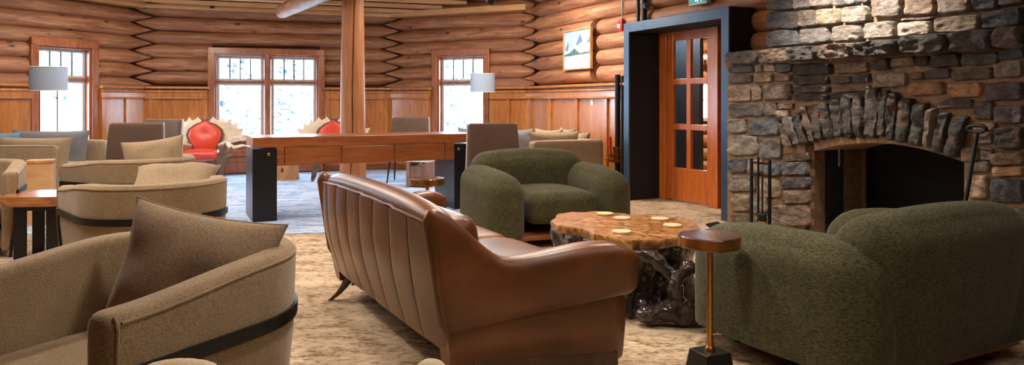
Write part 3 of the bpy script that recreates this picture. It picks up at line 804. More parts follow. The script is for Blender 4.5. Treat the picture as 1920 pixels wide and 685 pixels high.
# log slab between portal and chimney
# ================================================================== SEATING
def pillow_mesh(w, h, t, seed=1, n=18, pinch=.10, sag=0.0):
    m = MB(); r = random.Random(seed)
    o = r.random()*50
    for sg in (1, -1):
        vs = []; fs = []
        for j in range(n+1):
            for i in range(n+1):
                u = sin((-1+2*i/n)*pi/2); v = sin((-1+2*j/n)*pi/2)
                x = w/2*u*(1-pinch*(1-v*v)*abs(u)); z = h/2*v*(1-pinch*(1-u*u)*abs(v))
                e = max(0,(1-u**4))**.55*max(0,(1-v**4))**.55
                y = sg*t/2*e*(1-.15*(u*u+v*v)/2)
                y += .018*noise.noise(Vector((u*1.8+o, v*1.8, sg)))*e
                rad = max(abs(u),abs(v))
                y += sg*.010*noise.noise(Vector((u*6+o, v*6, sg*3)))*e*rad
                z -= sag*(1-u*u)*max(0,v)
                vs.append((x,y,z))
        k = n+1
        for j in range(n):
            for i in range(n):
                f = (j*k+i, j*k+i+1, (j+1)*k+i+1, (j+1)*k+i)
                fs.append(f if sg < 0 else f[::-1])
        m.add(vs, fs)
    ed = []
    for i in range(4*n):
        s_, q = divmod(i, n); t_ = -1+2*q/n; t_ = sin(t_*pi/2)
        u, v = [(t_,-1),(1,t_),(-t_,1),(-1,-t_)][s_]
        ed.append((w/2*u*(1-pinch*(1-v*v)*abs(u)), 0, h/2*v*(1-pinch*(1-u*u)*abs(v)) - sag*(1-u*u)*max(0,v)))
    return m, ed
def pillow(label, mat, w, h, t, loc, rz, lean, roll=0, seed=1, group=None, pinch=.10, sag=0.0, cat='cushion', name='throw_pillow'):
    m, ed = pillow_mesh(w, h, t, seed, pinch=pinch, sag=sag)
    o = m.build(name, M_[mat], smooth=70)
    p = MB().tube(ed+ed[:1], .004, 6, cap=False).build('seam', M_[mat], o)
    o.rotation_mode = 'XYZ'
    o.matrix_world = T(*loc) @ Matrix.Rotation(rz,4,'Z') @ R('X',lean) @ R('Y',roll)
    return tag(o, label, cat, group)

# ---------------------------------------------------------------- tub armchair
def tub_path(Rr, arm, off=0.0, n=22):
    """plan of the shell, front of the chair at -y; from the front of the arm at -x round the back to the arm at +x"""
    p = []
    r = Rr - off
    for i in range(7): p.append((-r, -arm + arm*i/7, 0))
    for i in range(n+1):
        a = pi - pi*i/n
        p.append((r*cos(a), r*sin(a)*.93, 0))
    for i in range(1,8): p.append((r, -arm*i/7, 0))
    return p
def make_tub(name, label, loc, rz, Rr=.43, arm=.46, zback=.71, zarm=.66, th=.10, base=.06):
    t = thing(name, label, 'armchair', loc, rz, 'tan tub armchairs')
    n = len(tub_path(Rr, arm))
    po = tub_path(Rr, arm, 0); pin = tub_path(Rr, arm, th)
    rings = []
    for i in range(n):
        o = Vector(po[i]); q = Vector(pin[i])
        if i < 1 or i > n-2: pass
        f = min(1, max(0, (o.y + arm)/(arm*1.25))); f = f*f*(3-2*f)
        zt = zarm + (zback-zarm)*f
        d = (o-q).normalized()
        ring = []
        # outer wall from the floor up, tapering inwards at the foot
        r = .032
        L = (o-q).length
        sec = [(L*.93-.045, base), (L*.98-.02, .20), (L-.0, .42), (L+.008, zt-r*1.3)]
        for k in range(1,6):
            a = pi/2*k/5; sec.append((L+.008-r+r*cos(a), zt-r*1.3+r*1.3*sin(a)))
        for k in range(0,6):
            a = pi/2+pi/2*k/5; sec.append((r+r*cos(a), zt-r+r*sin(a)))
        sec += [(0, .40), (.0, base)]
        for (s_, z) in sec:
            p = q + d*s_; ring.append((p.x, p.y, z))
        rings.append(ring)
    m = MB()
    # round the front ends of the arms
    def endcap(ring, dirv):
        c = sum((Vector(p) for p in ring), Vector())/len(ring); out = []
        for k, (s_, adv) in enumerate(((.5,.034),(.82,.027),(.95,.014))):
            out.append([tuple(Vector((c.x+(p[0]-c.x)*s_, p[1], p[2] if p[2] < .41 else p[2]-(1-s_)*.05)) + Vector(dirv)*adv) for p in ring])
        return out
    a = endcap(rings[0], (0,-1,0)); b = endcap(rings[-1], (0,-1,0))
    m.loft(a + rings + b[::-1])
    sh = m.build('shell', M_['tan'], t, smooth=50)
    # piping along the top edge, outside and on the arm ends
    pp = []
    for rg in rings: pp.append(Vector(rg[4])+Vector((0,0,.004)))
    MB().tube(pp, .0045, 6).build('piping', M_['tan'], sh)
    for rg in (rings[0], rings[-1]):
        MB().tube([Vector(rg[k])+Vector((0,-.012,0)) for k in (2,3,4,5,6)], .0045, 6).build('piping', M_['tan'], sh)
    # seat
    def seatfun(p):
        y = p.y
        if y > 0:
            k = sqrt(max(0, 1-(min(1,y/(Rr*.93))**2)))
            p.x *= max(.25, k)
        return p
    s_ = MB(); s_.soft(2*(Rr-th)-.012, arm+Rr*.86+.0, .19, .05, 14, M=T(0,(Rr*.80-arm)/2-.02,.315), bulge=(0,.0,.02))
    # keep the seat inside the round back
    lim = Rr-th-.008
    for i, p in enumerate(s_.v):
        if p.y > 0:
            k = sqrt(max(.02, 1-(min(.985,p.y/(lim*.93+.0))**2))); p.x = max(-lim*k, min(lim*k, p.x))
    s_.build('seat_cushion', M_['tan'], t, smooth=60)
    bb = MB(); bb.box(-(Rr-th), Rr-th, -arm+.02, .12, base, .215); bb.build('seat_base', M_['tan'], t, bevel=.02)
    # black steel strip: along each side at z .49 and down at both ends
    def strip(idx, z0, z1):
        g = MB(); rgs = []
        for i in idx:
            o = Vector(po[i]); q = Vector(pin[i]); d = (o-q).normalized(); p = o + d*.006
            rgs.append([(p.x+d.x*.008, p.y+d.y*.008, z0), (p.x+d.x*.008, p.y+d.y*.008, z1), (p.x-d.x*.012, p.y-d.y*.012, z1), (p.x-d.x*.012, p.y-d.y*.012, z0)])
        g.loft(rgs); return g
    zb = (.475, .515)
    for half in (0, 1):
        idx = list(range(0, 16)) if half == 0 else list(range(n-1, n-17, -1))
        if half: idx = idx[::-1]
        g = strip(idx, *zb)
        for i in (0 if half == 0 else n-1, 15 if half == 0 else n-16):
            o = Vector(po[i]); q = Vector(pin[i]); d = (o-q).normalized(); tt = Vector((-d.y, d.x, 0))
            rg = []
            for (z, off) in ((zb[1], .004), (.42, .002), (.20, -.016), (0, -.042)):
                c = o + d*off
                rg.append([tuple(c+tt*.02+d*.010+Vector((0,0,z))), tuple(c-tt*.02+d*.010+Vector((0,0,z))), tuple(c-tt*.02-d*.010+Vector((0,0,z))), tuple(c+tt*.02-d*.010+Vector((0,0,z)))])
            g.loft(rg)
        g.build('leg_frame', M_['black'], t, smooth=30)
    return t
near_f = (-.46, -.89)
nc = Vector((-1.167, 2.49))
tub1 = make_tub('tub_armchair', 'tan tub armchair nearest the camera with a brown cushion, cut off at the bottom', (nc.x, nc.y, 0), face(*near_f))
tub2 = dup(tub1, (-2.27, 4.70, 0), face(-.68,.73), 'tan tub armchair seen from behind, right behind the nearest one')
tub3 = dup(tub1, (-4.42, 5.95, 0), face(.45,-.89), 'tan tub armchair cut by the left edge of the photo')
tub4 = dup(tub1, (-3.26, 6.55, 0), face(-.90,.44), 'tan tub armchair between the second one and the dark high-backed chairs')
pillow('taupe cushion standing on the nearest tub armchair', 'taupe', .56, .44, .20, (-1.075, 2.50, .612), radians(-6), -15, 9, 3, 'cushions of the tub armchairs')
pillow('tan cushion on the second tub armchair, its lower edge behind the rim', 'tan', .52, .44, .17, (-2.22, 4.86, .655), radians(12), -62, 0, 5, 'cushions of the tub armchairs')
pillow('tan cushion with a pointed corner in the tub armchair beside the dark chairs', 'tan', .50, .44, .17, (-3.10, 6.42, .67), radians(14), -22, -8, 9, 'cushions of the tub armchairs')

# ---------------------------------------------------------------- green lounge chairs
def make_green(name, label, loc, rz):
    t = thing(name, label, 'armchair', loc, rz, 'chubby green armchairs')
    Wd, Dp = 1.27, 1.02
    def armfun(sg):
        def f(p):
            # front is -y: the arm swells towards the front and bows outwards
            k = (-p.y/Dp+.5)
            p.x += sg*.03*sin(k*pi)
            if p.z > 0: p.z += .035*(1-k)**2 - .05*max(0,k-.75)*2
            p.z += .012*sin(k*3)
            p.z = max(p.z, .11-.28)
            return p
        return f
    for sg in (-1, 1):
        m = MB().soft(.31, Dp-.03, .62, .135, 16, M=T(sg*(Wd/2-.155), -.015, .28), bulge=(.015,.02,.02), fun=armfun(sg))
        a = m.build('armrest', M_['green'], t, smooth=60)
        ys = .40; pts = []
        for k in range(15):
            a_ = pi*k/14
            pts.append((sg*(Wd/2-.155) + .155*cos(a_)*1.02, ys-.10, .30 + .255*sin(a_)))
        MB().tube(pts, .004, 6).build('seam', M_['green'], a)
    def backfun(p):
        # width bows, top corners roll off
        u = p.x/(.53); v = (p.z+.37)/.74
        p.z -= .028*max(0,v)*u*u
        p.y += .10*(v-.4)
        p.y -= .05*u*u
        p.z = max(p.z, .11-.375)
        return p
    m = MB().soft(1.08, .30, .74, .13, 20, M=T(0, .37, .375), bulge=(.01,.03,.015), fun=backfun)
    m.build('backrest', M_['green'], t, smooth=60)
    MB().soft(.62, .78, .24, .075, 14, M=T(0, -.10, .315), bulge=(0,.01,.035)).build('seat_cushion', M_['green'], t, smooth=60)
    MB().soft(1.10, .92, .05, .02, 6, M=T(0, -.01, .085)).build('plinth', M_['plinth'], t)
    for x in (-.42,.42):
        for y in (-.36,.36):
            MB().lathe([(.022,0),(.022,.004),(.026,.065)], 12, M=T(x,y,0)).build('foot', M_['black'], t)
    return t
gf = make_green('lounge_armchair', 'chubby green armchair facing us behind the tree stump table', (.27, 6.55, 0), face(.35,-.94))
gn = Vector((1.36, 2.84)); gfd = Vector((-.47,.88)).normalized(); gax = Vector((gfd.y, -gfd.x))
gc = gn + gfd*.51 + gax*.625
g2 = dup(gf, (gc.x, gc.y, 0), face(*gfd), 'chubby green armchair seen from behind in front of the fireplace')

# ---------------------------------------------------------------- leather sofa
SL = 1.79; _r = radians(-62.0); SC = Vector((-.244, 2.95)) - Vector((cos(_r), sin(_r)))*SL/2
sofa = thing('leather_sofa', 'cognac leather sofa seen from behind with vertical seams down its back', 'sofa', (SC.x, SC.y, 0), _r)
def lean(z): return -.005 - .095*((z-.16)/.63)
# outer back with shallow channels
m = MB(); rows = 26; nch = 8; fr_ = [0,.012,.035,.12,.3,.5,.7,.88,.965,.988]; sub = len(fr_); cols = nch*sub
vs = []; fs = []
hw = SL/2 - .015
def topz(x):
    u = abs(x)/hw; return .725 - .022*u**3 + .012*(1-u*u)
for j in range(rows+1):
    v = j/rows
    for i in range(cols+1):
        u = -1+2*((i//sub)+fr_[i%sub])/nch
        zt = topz(u*hw)
        z = .155 + (zt-.155)*v
        k = fr_[i % sub]
        ch = (1 - abs(2*k-1)**6)*.55 + (.45 if k > 0 else 0)
        wx = hw*(1 + .015*v + .02*sin(v*pi))
        x = u*wx
        y = lean(z) - .04*sin(min(1,v)*pi*.9)*(1-.25*u*u) - .011*ch + .03*u**6
        if v < .08: y += (.08-v)*.5
        y += .004*noise.noise(Vector((x*5, z*6, 2)))
        vs.append((x, y, z))
n_ = cols+1
fs = [(j*n_+i, j*n_+i+1, (j+1)*n_+i+1, (j+1)*n_+i) for j in range(rows) for i in range(cols)]
m.add(vs, fs)
ob = m.build('outer_back', M_['leather'], sofa, smooth=80)
for sg in (-1, 1):
    pm_ = MB(); pm_.tube([Vector(vs[j*n_ + (cols if sg > 0 else 0)]) + Vector((sg*.004, -.004, 0)) for j in range(rows+1)], .009, 8)
    pm_.build('piping', M_['leather'], ob)
pt_ = MB(); pt_.tube([Vector(vs[rows*n_+i]) + Vector((0,.006,.004)) for i in range(0,cols+1,4)], .008, 8); pt_.build('piping', M_['leather'], ob)
# rolled top rail and inner back
pts = []; rr = []
for i in range(41):
    u = -1+2*i/40; x = u*(hw-.01)
    pts.append((x, lean(.76)+.062 + .03*u**6, topz(x) + .012 - .03*u**8)); rr.append(.062 - .012*abs(u)**10)
MB().tube(pts, rr, 18, flat=.85).build('top_roll', M_['leather'], sofa)
def ib(p):
    p.y += -.07*((p.z+.25)/.5); return p
MB().soft(SL-.16, .18, .50, .07, 16, M=T(0, .15, .475), bulge=(0,.03,0), fun=ib).build('inner_back', M_['leather'], sofa, smooth=60)
for sg in (-1,1):
    MB().soft(.755, .58, .17, .055, 12, M=T(sg*.379, .46, .375), bulge=(0,.015,.025)).build('seat_cushion', M_['leather'], sofa, smooth=60)
MB().soft(SL-.12, .72, .16, .03, 10, M=T(0,.39,.225)).build('seat_frame', M_['leather'], sofa, smooth=60)
def arm(sg):
    """pad: lofted along y; sweeps from the top of the back down to the armrest"""
    rings = []; K = 34; A = 26
    for k in range(K+1):
        q = k/K; y = -.02 + .80*q
        def ss(a, b, v): v = min(1,max(0,(v-a)/(b-a))); return v*v*(3-2*v)
        zt = .775 - .215*ss(.02,.27,y) + .045*ss(.28,.62,y) - .035*ss(.66,.79,y)
        zb = .255 + .145*max(0,y)/.88
        w = .085 + .055*ss(.0,.4,y)          # thickness
        outx = SL/2 + .022 + .035*ss(.15,.7,y) + .17*max(0,y)/.85
        cx = outx - w/2
        if q > .95: e = sqrt(max(0.5,1-((q-.95)/.05)**2)); 
        elif q < .05: e = sqrt(max(.04,1-((.05-q)/.05)**2))
        else: e = 1
        cz = (zt+zb)/2; hz = (zt-zb)/2
        ring = []
        for a in range(A):
            th = 2*pi*a/A
            c, s_ = cos(th), sin(th)
            ex = abs(c)**.62*(1 if c>0 else -1); ez = abs(s_)**.62*(1 if s_>0 else -1)
            x = cx + ex*w/2*e*(1+.30*max(0,ez)*ss(.2,.6,y)); z = cz + ez*hz*(.75+.25*e)
            yy = y + lean(z)*(1-ss(0,.5,y)) + (.03*ez if q > .9 else 0)*ss(.8,.9,y)
            ring.append((sg*x, yy, z))
        rings.append(ring if sg > 0 else ring[::-1])
    p = MB(); p.loft(rings); o = p.build('armrest', M_['leather'], sofa, smooth=70)
    # lower side panel, set slightly in
    vs = []; 
    pr = []; K2 = 24
    rg = []
    for k in range(K2+1):
        q = k/K2; y = .005 + .755*q
        zt = .275 + .185*max(0,y)/.88; zb = .125 - .045*q
        rr_ = []
        for (z, xo) in ((zb, -.03), (zb+.02, -.008), ((zb+zt)/2, .012), (zt, .0), (zt, -.10), (zb, -.10)):
            yy = y + lean(z)*(1-min(1,max(0,y/.5)))*.9
            e = 0
            if q > .9: e = .10*((q-.9)/.1)**2
            rr_.append((sg*(SL/2 - .008 + xo - e*.25 + .17*max(0,y)/.85), yy, z))
        rg.append(rr_ if sg > 0 else rr_[::-1])
    MB().loft(rg).build('side_panel', M_['leather'], sofa, smooth=60)
for sg in (-1, 1):
    arm(sg)
    q_ = MB(); q_.loft([[(sg*(SL/2-.05+.17*max(0,y)/.85), y, .07-.025*(y/.8)), (sg*(SL/2-.012+.17*max(0,y)/.85), y, .07-.025*(y/.8)), (sg*(SL/2-.012+.17*max(0,y)/.85), y, .155-.035*(y/.8)), (sg*(SL/2-.05+.17*max(0,y)/.85), y, .155-.035*(y/.8))][::sg] for y in (.1,.3,.5,.72)])
    q_.build('base_rail', M_['walnut'], sofa, smooth=0)
for sx_ in (-1, 1):
    for fy in (0, 1):
        x0, y0 = sx_*(SL/2-(.10 if fy == 0 else -.06)), (.06 if fy == 0 else .69)
        dx, dy = sx_*.05, (-.10 if fy == 0 else .05)
        rings = []
        for q in range(8):
            s_ = q/7; r = .034 - .019*s_
            cx, cy = x0+dx*s_*s_, y0+dy*s_*s_
            rings.append([(cx+r*cos(a)*1.1, cy+r*sin(a), .165*(1-s_)) for a in [2*pi*k/12 for k in range(12)]][::-1])
        MB().loft(rings).build('leg', M_['walnut'], sofa)

# ---------------------------------------------------------------- high-backed brown chairs
def make_brown(label, loc, rz):
    t = thing('high_back_chair', label, 'chair', loc, rz, 'dark brown high-backed chairs')
    def bf(p):
        v = (p.z+.29)/.58
        p.x *= 1 - .10*v; p.y += .06*v*v + .05*(p.x/.3)**2*-1
        return p
    m = MB().soft(.62, .08, .58, .03, 12, M=T(0, .25, .665), fun=bf); m.build('backrest', M_['brownfab'], t, smooth=60)
    pts = []
    for z in [i/10 for i in range(11)]:
        v = z; pts.append((-.31*(1-.10*v), .27+.06*v*v-.05+.03, .665-.29+.58*v))
    MB().tube(pts, .009, 8).build('piping', M_['piping'], t); MB().tube([(-p[0],p[1],p[2]) for p in pts], .009, 8).build('piping', M_['piping'], t)
    MB().soft(.58, .56, .11, .04, 10, M=T(0, -.02, .41), bulge=(0,0,.02)).build('seat', M_['brownfab'], t, smooth=60)
    for sx_ in (-1,1):
        for sy_ in (-1,1):
            MB().tube([(sx_*.21, sy_*.17, .36), (sx_*.24, sy_*.24, 0)], [.016,.010], 10).build('leg', M_['black'], t)
    return t
def chair_at(px, Y): p = at(px, Y); return (p.x, p.y, 0)
bc1 = make_brown('dark brown high-backed chair with its back to us behind the tan cushions', chair_at(243, 8.15), radians(12))
dup(bc1, chair_at(281, 9.95), radians(-14), 'dark brown high-backed chair half hidden behind another at the left')
dup(bc1, chair_at(762.5, 11.0), radians(-4), 'dark brown high-backed chair standing beyond the desk')
dup(bc1, chair_at(935, 8.03), radians(16), 'dark brown high-backed chair at the right end of the desk')

# ---------------------------------------------------------------- sofas in the background
def make_back_sofa(label, loc, rz, W=.95, L=2.1):
    """local -y is the near end (an arm is seen square on), +x the back"""
    t = thing('fabric_sofa', label, 'sofa', loc, rz, 'tan fabric sofas')
    MB().soft(W, .17, .62, .035, 10, M=T(0, .085, .42), bulge=(0,.005,.01)).build('armrest', M_['tan'], t, smooth=60)
    MB().soft(W, .17, .62, .035, 10, M=T(0, L-.085, .42), bulge=(0,.005,.01)).build('armrest', M_['tan'], t, smooth=60)
    MB().soft(.18, L-.34, .62, .04, 10, M=T(W/2-.09, L/2, .42)).build('backrest', M_['tan'], t, smooth=60)
    for k in (0,1):
        MB().soft(W-.2, (L-.36)/2, .17, .05, 10, M=T(-.09, .17+(L-.34)*(.25+.5*k), .40), bulge=(0,0,.02)).build('seat_cushion', M_['tan'], t, smooth=60)
    MB().box(-W/2+.02, W/2-.02, .02, L-.02, .10, .32).build('seat_frame', M_['tan'], t, bevel=.02)
    p = MB(); p.tube([(-W/2+.03,.004,.725),(W/2-.03,.004,.725)], .004, 6); p.build('seam', M_['tan'], t)
    for x in (-W/2+.07, W/2-.07):
        for y in (.09, L-.09): MB().tube([(x,y,.11),(x,y,0)], [.022,.016], 10).build('leg', M_['black'], t)
    return t
# right: along the right wall, back towards the wall
rs0 = Vector((.69, 8.80))
so_r = make_back_sofa('tan fabric sofa along the wainscot below the mountain picture', (rs0.x, rs0.y, 0), radians(25))
ls0 = at(16, 7.75)
so_l = dup(so_r, (ls0.x, ls0.y, 0), radians(6), 'tan fabric sofa at the left below the floor lamp')
so_l.scale = (-1,.6,1)
gR = 'cushions on the sofa at the right'
def pil_px(label, mat, px, py, Y, w, h, t, rz, lean_, seed, group, roll=0, pinch=.1):
    """py is the row of the middle of its top edge"""
    zt = CAMH - (py-HY)*Y/F
    p = at(px, Y); pillow(label, mat, w, h, t, (p.x, p.y, zt - h/2*cos(radians(lean_))), rz, lean_, roll, seed, group, pinch)
pil_px('long tan cushion just behind the near arm of the right sofa', 'tan', 1040, 247, 9.0, .68, .34, .20, radians(22), -8, 21, gR)
pil_px('small tan cushion farthest right on the right sofa', 'tan', 1084, 247, 9.45, .34, .34, .16, radians(-40), -12, 22, gR, 0, .16)
pil_px('tan cushion peeking out behind the others on the right sofa', 'tan', 1027, 241, 9.8, .42, .42, .16, radians(-30), -10, 23, gR, 0, .16)
pil_px('bluish grey cushion at the left end of the right sofa', 'greycush', 974, 242, 9.5, .44, .42, .16, radians(30), -8, 24, gR)
pil_px('dark grey cushion below the right floor lamp', 'greycush', 884, 240, 11.0, .46, .40, .16, radians(-18), -10, 25, gR)
pil_px('pale pointed cushion in the middle of the right sofa', 'tan', 1061, 240, 9.75, .36, .40, .15, radians(-60), -10, 29, gR, 0, .16)
gL = 'cushions on the sofa at the left'
pil_px('wide tan cushion behind the arm of the left sofa', 'tan', 62, 258, 7.95, .84, .42, .22, radians(-6), -10, 26, gL, 0, .06)
pil_px('large grey cushion below the window behind the left sofa', 'greycush', 92, 245, 8.75, .95, .52, .20, radians(-4), -8, 27, gL, 0, .05)
pil_px('pale blue cushion at the left edge of the photo', 'bluecush', 6, 247, 8.4, .36, .36, .15, radians(10), -10, 28, gL, 0, .14)

# ---------------------------------------------------------------- antler chairs
def palmate(m, pts, th, M=None, bend=.25):
    """a flat palm of antler: outline in x,z extruded and bent, thickness th"""
    n = len(pts); ring = []
    cx = sum(p[0] for p in pts)/n; cz = sum(p[1] for p in pts)/n
    def B(x, z, y): return (x, y + bend*((x-cx)**2 + (z-cz)**2), z)
    vs = []; fs = []
    lv = [(1,.0),(.93,.6),(.6,1.0),(.25,1.0)]
    for sg in (-1,1):
        for (k, t_) in lv:
            for (x,z) in pts:
                X = cx+(x-cx)*k; Z = cz+(z-cz)*k; vs.append(B(X, Z, sg*th/2*t_))
    L = len(lv)
    for sI in (0,1):
        b = sI*L*n
        for l in range(L-1):
            for i in range(n):
                j = (i+1)%n; f = (b+l*n+i, b+l*n+j, b+(l+1)*n+j, b+(l+1)*n+i)
                fs.append(f if sI == 0 else f[::-1])
        f = tuple(b+(L-1)*n+i for i in range(n)); fs.append(f if sI == 0 else f[::-1])
    m.add(vs, fs, M)
def make_antler(label, loc, rz):
    t = thing('antler_chair', label, 'chair', loc, rz, 'red antler chairs')
    # shield-shaped back (x,z)
    sh = [(-.16,.44),(-.17,.52),(-.22,.60),(-.245,.68),(-.22,.76),(-.14,.83),(-.05,.875),(0,.91),(.05,.875),(.14,.83),(.22,.76),(.245,.68),(.22,.60),(.17,.52),(.16,.44)]
    m = MB(); n = len(sh); cx, cz = 0, .66
    lv = [(1,.0),(.985,.02),(.94,.034),(.85,.045),(.7,.053),(.5,.058),(.3,.06),(.1,.06)]
    vs = []; fs = []
    for sg in (-1, 1):
        for k, y in lv:
            for x, z in sh: vs.append((cx+(x-cx)*k, .25 + sg*y*(1 if sg < 0 else .5) + .10*(z-.44), cz+(z-cz)*k))
    L = len(lv)
    for sI in (0,1):
        b = sI*L*n
        for l in range(L-1):
            for i in range(n):
                j = (i+1)%n; f = (b+l*n+i, b+l*n+j, b+(l+1)*n+j, b+(l+1)*n+i); fs.append(f[::-1] if sI == 0 else f)
        f = tuple(b+(L-1)*n+i for i in range(n)); fs.append(f[::-1] if sI == 0 else f)
    m.add(vs, fs); m.build('backrest', M_['redleather'], t, smooth=60)
    MB().soft(.52, .50, .12, .05, 12, M=T(0,-.02,.395), bulge=(0,0,.035)).build('seat', M_['redleather'], t, smooth=60)
    # frame of antler beams round the back
    fr = MB()
    for sg in (-1,1):
        fr.tube([(sg*x*1.06, .265+.10*(z-.44), z) for x, z in sh[:8]], [.018,.02,.02,.019,.018,.016,.014,.010], 10)
        fr.tube([(sg*.02,.29,.90),(sg*-.05,.30,.925),(sg*-.10,.30,.955)], [.013,.011,.004], 8)
    fr.build('back_frame', M_['antlerdark'], t)
    # big palms behind the back, with tines
    for sg in (-1,1):
        p = MB()
        tines = []
        base = [(.10,.48),(.24,.58),(.34,.54),(.42,.56)]
        outer = [(.50,.58),(.585,.58),(.60,.62),(.545,.655),(.53,.71),(.565,.775),(.49,.76),(.46,.80),(.475,.875),(.405,.83),(.37,.86),(.365,.935),(.305,.885),(.27,.89),(.235,.96),(.195,.905),(.14,.915),(.10,.965),(.06,.90)]
        pts = base + outer + [(.02,.8),(.04,.62)]
        palmate(p, [(sg*x, z) for x, z in (pts if sg > 0 else pts[::-1])], .035, M=T(0,.34,0), bend=-.35)
        p.build('antler', M_['antler'], t, smooth=50)
        # arm antlers: a beam sweeping forward with a palm and spikes at its front
        a = MB()
        a.tube([(sg*.20,.25,.52),(sg*.30,.12,.56),(sg*.38,-.05,.56),(sg*.40,-.18,.50)], [.024,.03,.03,.02], 12)
        a.tube([(sg*.32,.10,.565),(sg*.42,.04,.64),(sg*.52,-.02,.655),(sg*.58,-.06,.61)], [.018,.015,.012,.004], 8)
        a.tube([(sg*.36,.0,.56),(sg*.46,-.05,.50),(sg*.58,-.06,.53),(sg*.66,-.06,.52)], [.024,.026,.02,.006], 8)
        a.build('arm_antler', M_['antler'], t)
        # front leg: a palm that fans out, ending in a foot
        l = MB()
        pts = [(.20,.36),(.27,.46),(.24,.56),(.30,.49),(.36,.60),(.36,.47),(.46,.53),(.40,.43),(.50,.43),(.40,.37),(.38,.30),(.33,.22),(.31,.14),(.34,.07),(.36,.02),(.31,.02),(.28,.08),(.26,.18),(.22,.26)]
        pp = [(sg*x, z) for x, z in pts]
        palmate(l, pp if sg > 0 else pp[::-1], .035, M=T(0,-.24,0), bend=.2)
        l.tube([(sg*.335,-.24,.05),(sg*.335,-.25,0)], [.022,.018], 10)
        l.build('leg', M_['antlerdark'], t, smooth=50)
        b = MB(); b.tube([(sg*.20,.18,.36),(sg*.24,.22,.22),(sg*.20,.24,.08),(sg*.22,.26,0)], [.022,.02,.017,.015], 10)
        b.tube([(sg*.23,.215,.2),(sg*.30,.19,.27)], [.012,.004], 8)
        b.build('leg', M_['antlerdark'], t)
    return t
ac = make_antler('red leather antler chair in front of the double window', chair_at(379, 11.15), radians(14))
dup(ac, chair_at(628, 11.35), radians(16), 'red leather antler chair half hidden by the log post')
# ================================================================== TABLES
def bake_remesh(mb, vox, name):
    me = mb.mesh(name+'_tmp', 0); o = bpy.data.objects.new(name+'_tmp', me); C.objects.link(o)
    r = o.modifiers.new('r', 'REMESH'); r.mode = 'VOXEL'; r.voxel_size = vox; r.use_smooth_shade = True
    s_ = o.modifiers.new('s', 'SMOOTH'); s_.iterations = 3; s_.factor = .5
    bpy.context.view_layer.update()
    dg = bpy.context.evaluated_depsgraph_get()
    new = bpy.data.meshes.new_from_object(o.evaluated_get(dg)); new.name = name
    bpy.data.objects.remove(o); bpy.data.meshes.remove(me)
    return new
# ---- tree stump table
ZT = .45
op = [(1045,401),(1071,397.5),(1095,398),(1118,396),(1142,398.5),(1165,399.6),(1185,402.5),(1205,403.5),(1230,406),(1252,406),(1272,409),(1290,412.6),(1303,418),(1312,426),(1308,434),(1297,441),(1283,444),(1272,446),(1254,448),(1236,451),(1220,450),(1205,449),(1185,450.5),(1165,449),(1150,446.5),(1130,441),(1110,437),(1098,431),(1070,426),(1043,421),(1032,415),(1039,409)]
tw = [fl(a, b, ZT) for a, b in op]
tc = sum(tw, Vector())/len(tw); tc.z = 0
stt = thing('stump_table', 'tree stump coffee table with a pale burl top and a dark lacquered root base', 'coffee table', tc)
ol = [(p.x-tc.x, p.y-tc.y) for p in tw]
# finer wobbling outline
fine = []
for i in range(len(ol)):
    a, b = Vector(ol[i]), Vector(ol[(i+1)%len(ol)])
    for q in (0,.33,.66):
        p = a.lerp(b, q); k = 1+.02*noise.noise(Vector((p.x*9, p.y*9, 3))); fine.append((p.x*k, p.y*k))
fine = fine[::-1] if sum(a[0]*b[1]-b[0]*a[1] for a,b in zip(fine, fine[1:]+fine[:1])) < 0 else fine
rings = []
for z, k in ((ZT-.05,.975),(ZT-.02,1.0),(ZT-.006,1.0),(ZT,.992)):
    rings.append([(x*k, y*k, z) for x,y in fine])
MB().loft(rings).build('table_top', M_['burl'], stt, smooth=40)
body = MB(); rings = []
for z, k, wv in ((.42,.97,.04),(.36,.90,.08),(.28,.80,.12),(.20,.74,.14),(.12,.74,.16),(.06,.80,.18),(.0,.86,.18)):
    rg = []
    for i,(x,y) in enumerate(fine):
        a = atan2(y,x); q = k*(1+wv*noise.noise(Vector((cos(a)*2.6, sin(a)*2.6, z*2+5)))+wv*.8*noise.noise(Vector((cos(a)*6, sin(a)*6, z*4))))
        rg.append((x*q, y*q, z))
    rings.append(rg)
body.loft(rings[::-1])
rr_ = random.Random(11)
for k in range(15):
    a = 2*pi*k/15 + rr_.uniform(-.15,.15)
    # radius of the outline in this direction
    best = min(fine, key=lambda p: abs((atan2(p[1],p[0])-a+pi)%(2*pi)-pi)); R_ = Vector(best).length
    p0 = Vector((cos(a)*R_*.90, sin(a)*R_*.90, .40)); a2 = a+rr_.uniform(-.35,.35)
    p1 = Vector((cos(a2)*R_*.80, sin(a2)*R_*.80, .24)); a3 = a2+rr_.uniform(-.3,.3)
    p2 = Vector((cos(a3)*R_*.84, sin(a3)*R_*.84, .10)); p3 = Vector((cos(a3)*R_*.92, sin(a3)*R_*.92, .03))
    body.tube([p0,p0.lerp(p1,.5)+Vector((0,0,.02)),p1,p1.lerp(p2,.5),p2,p3], [.05,.055,.05,.05,.055,.035], 10)
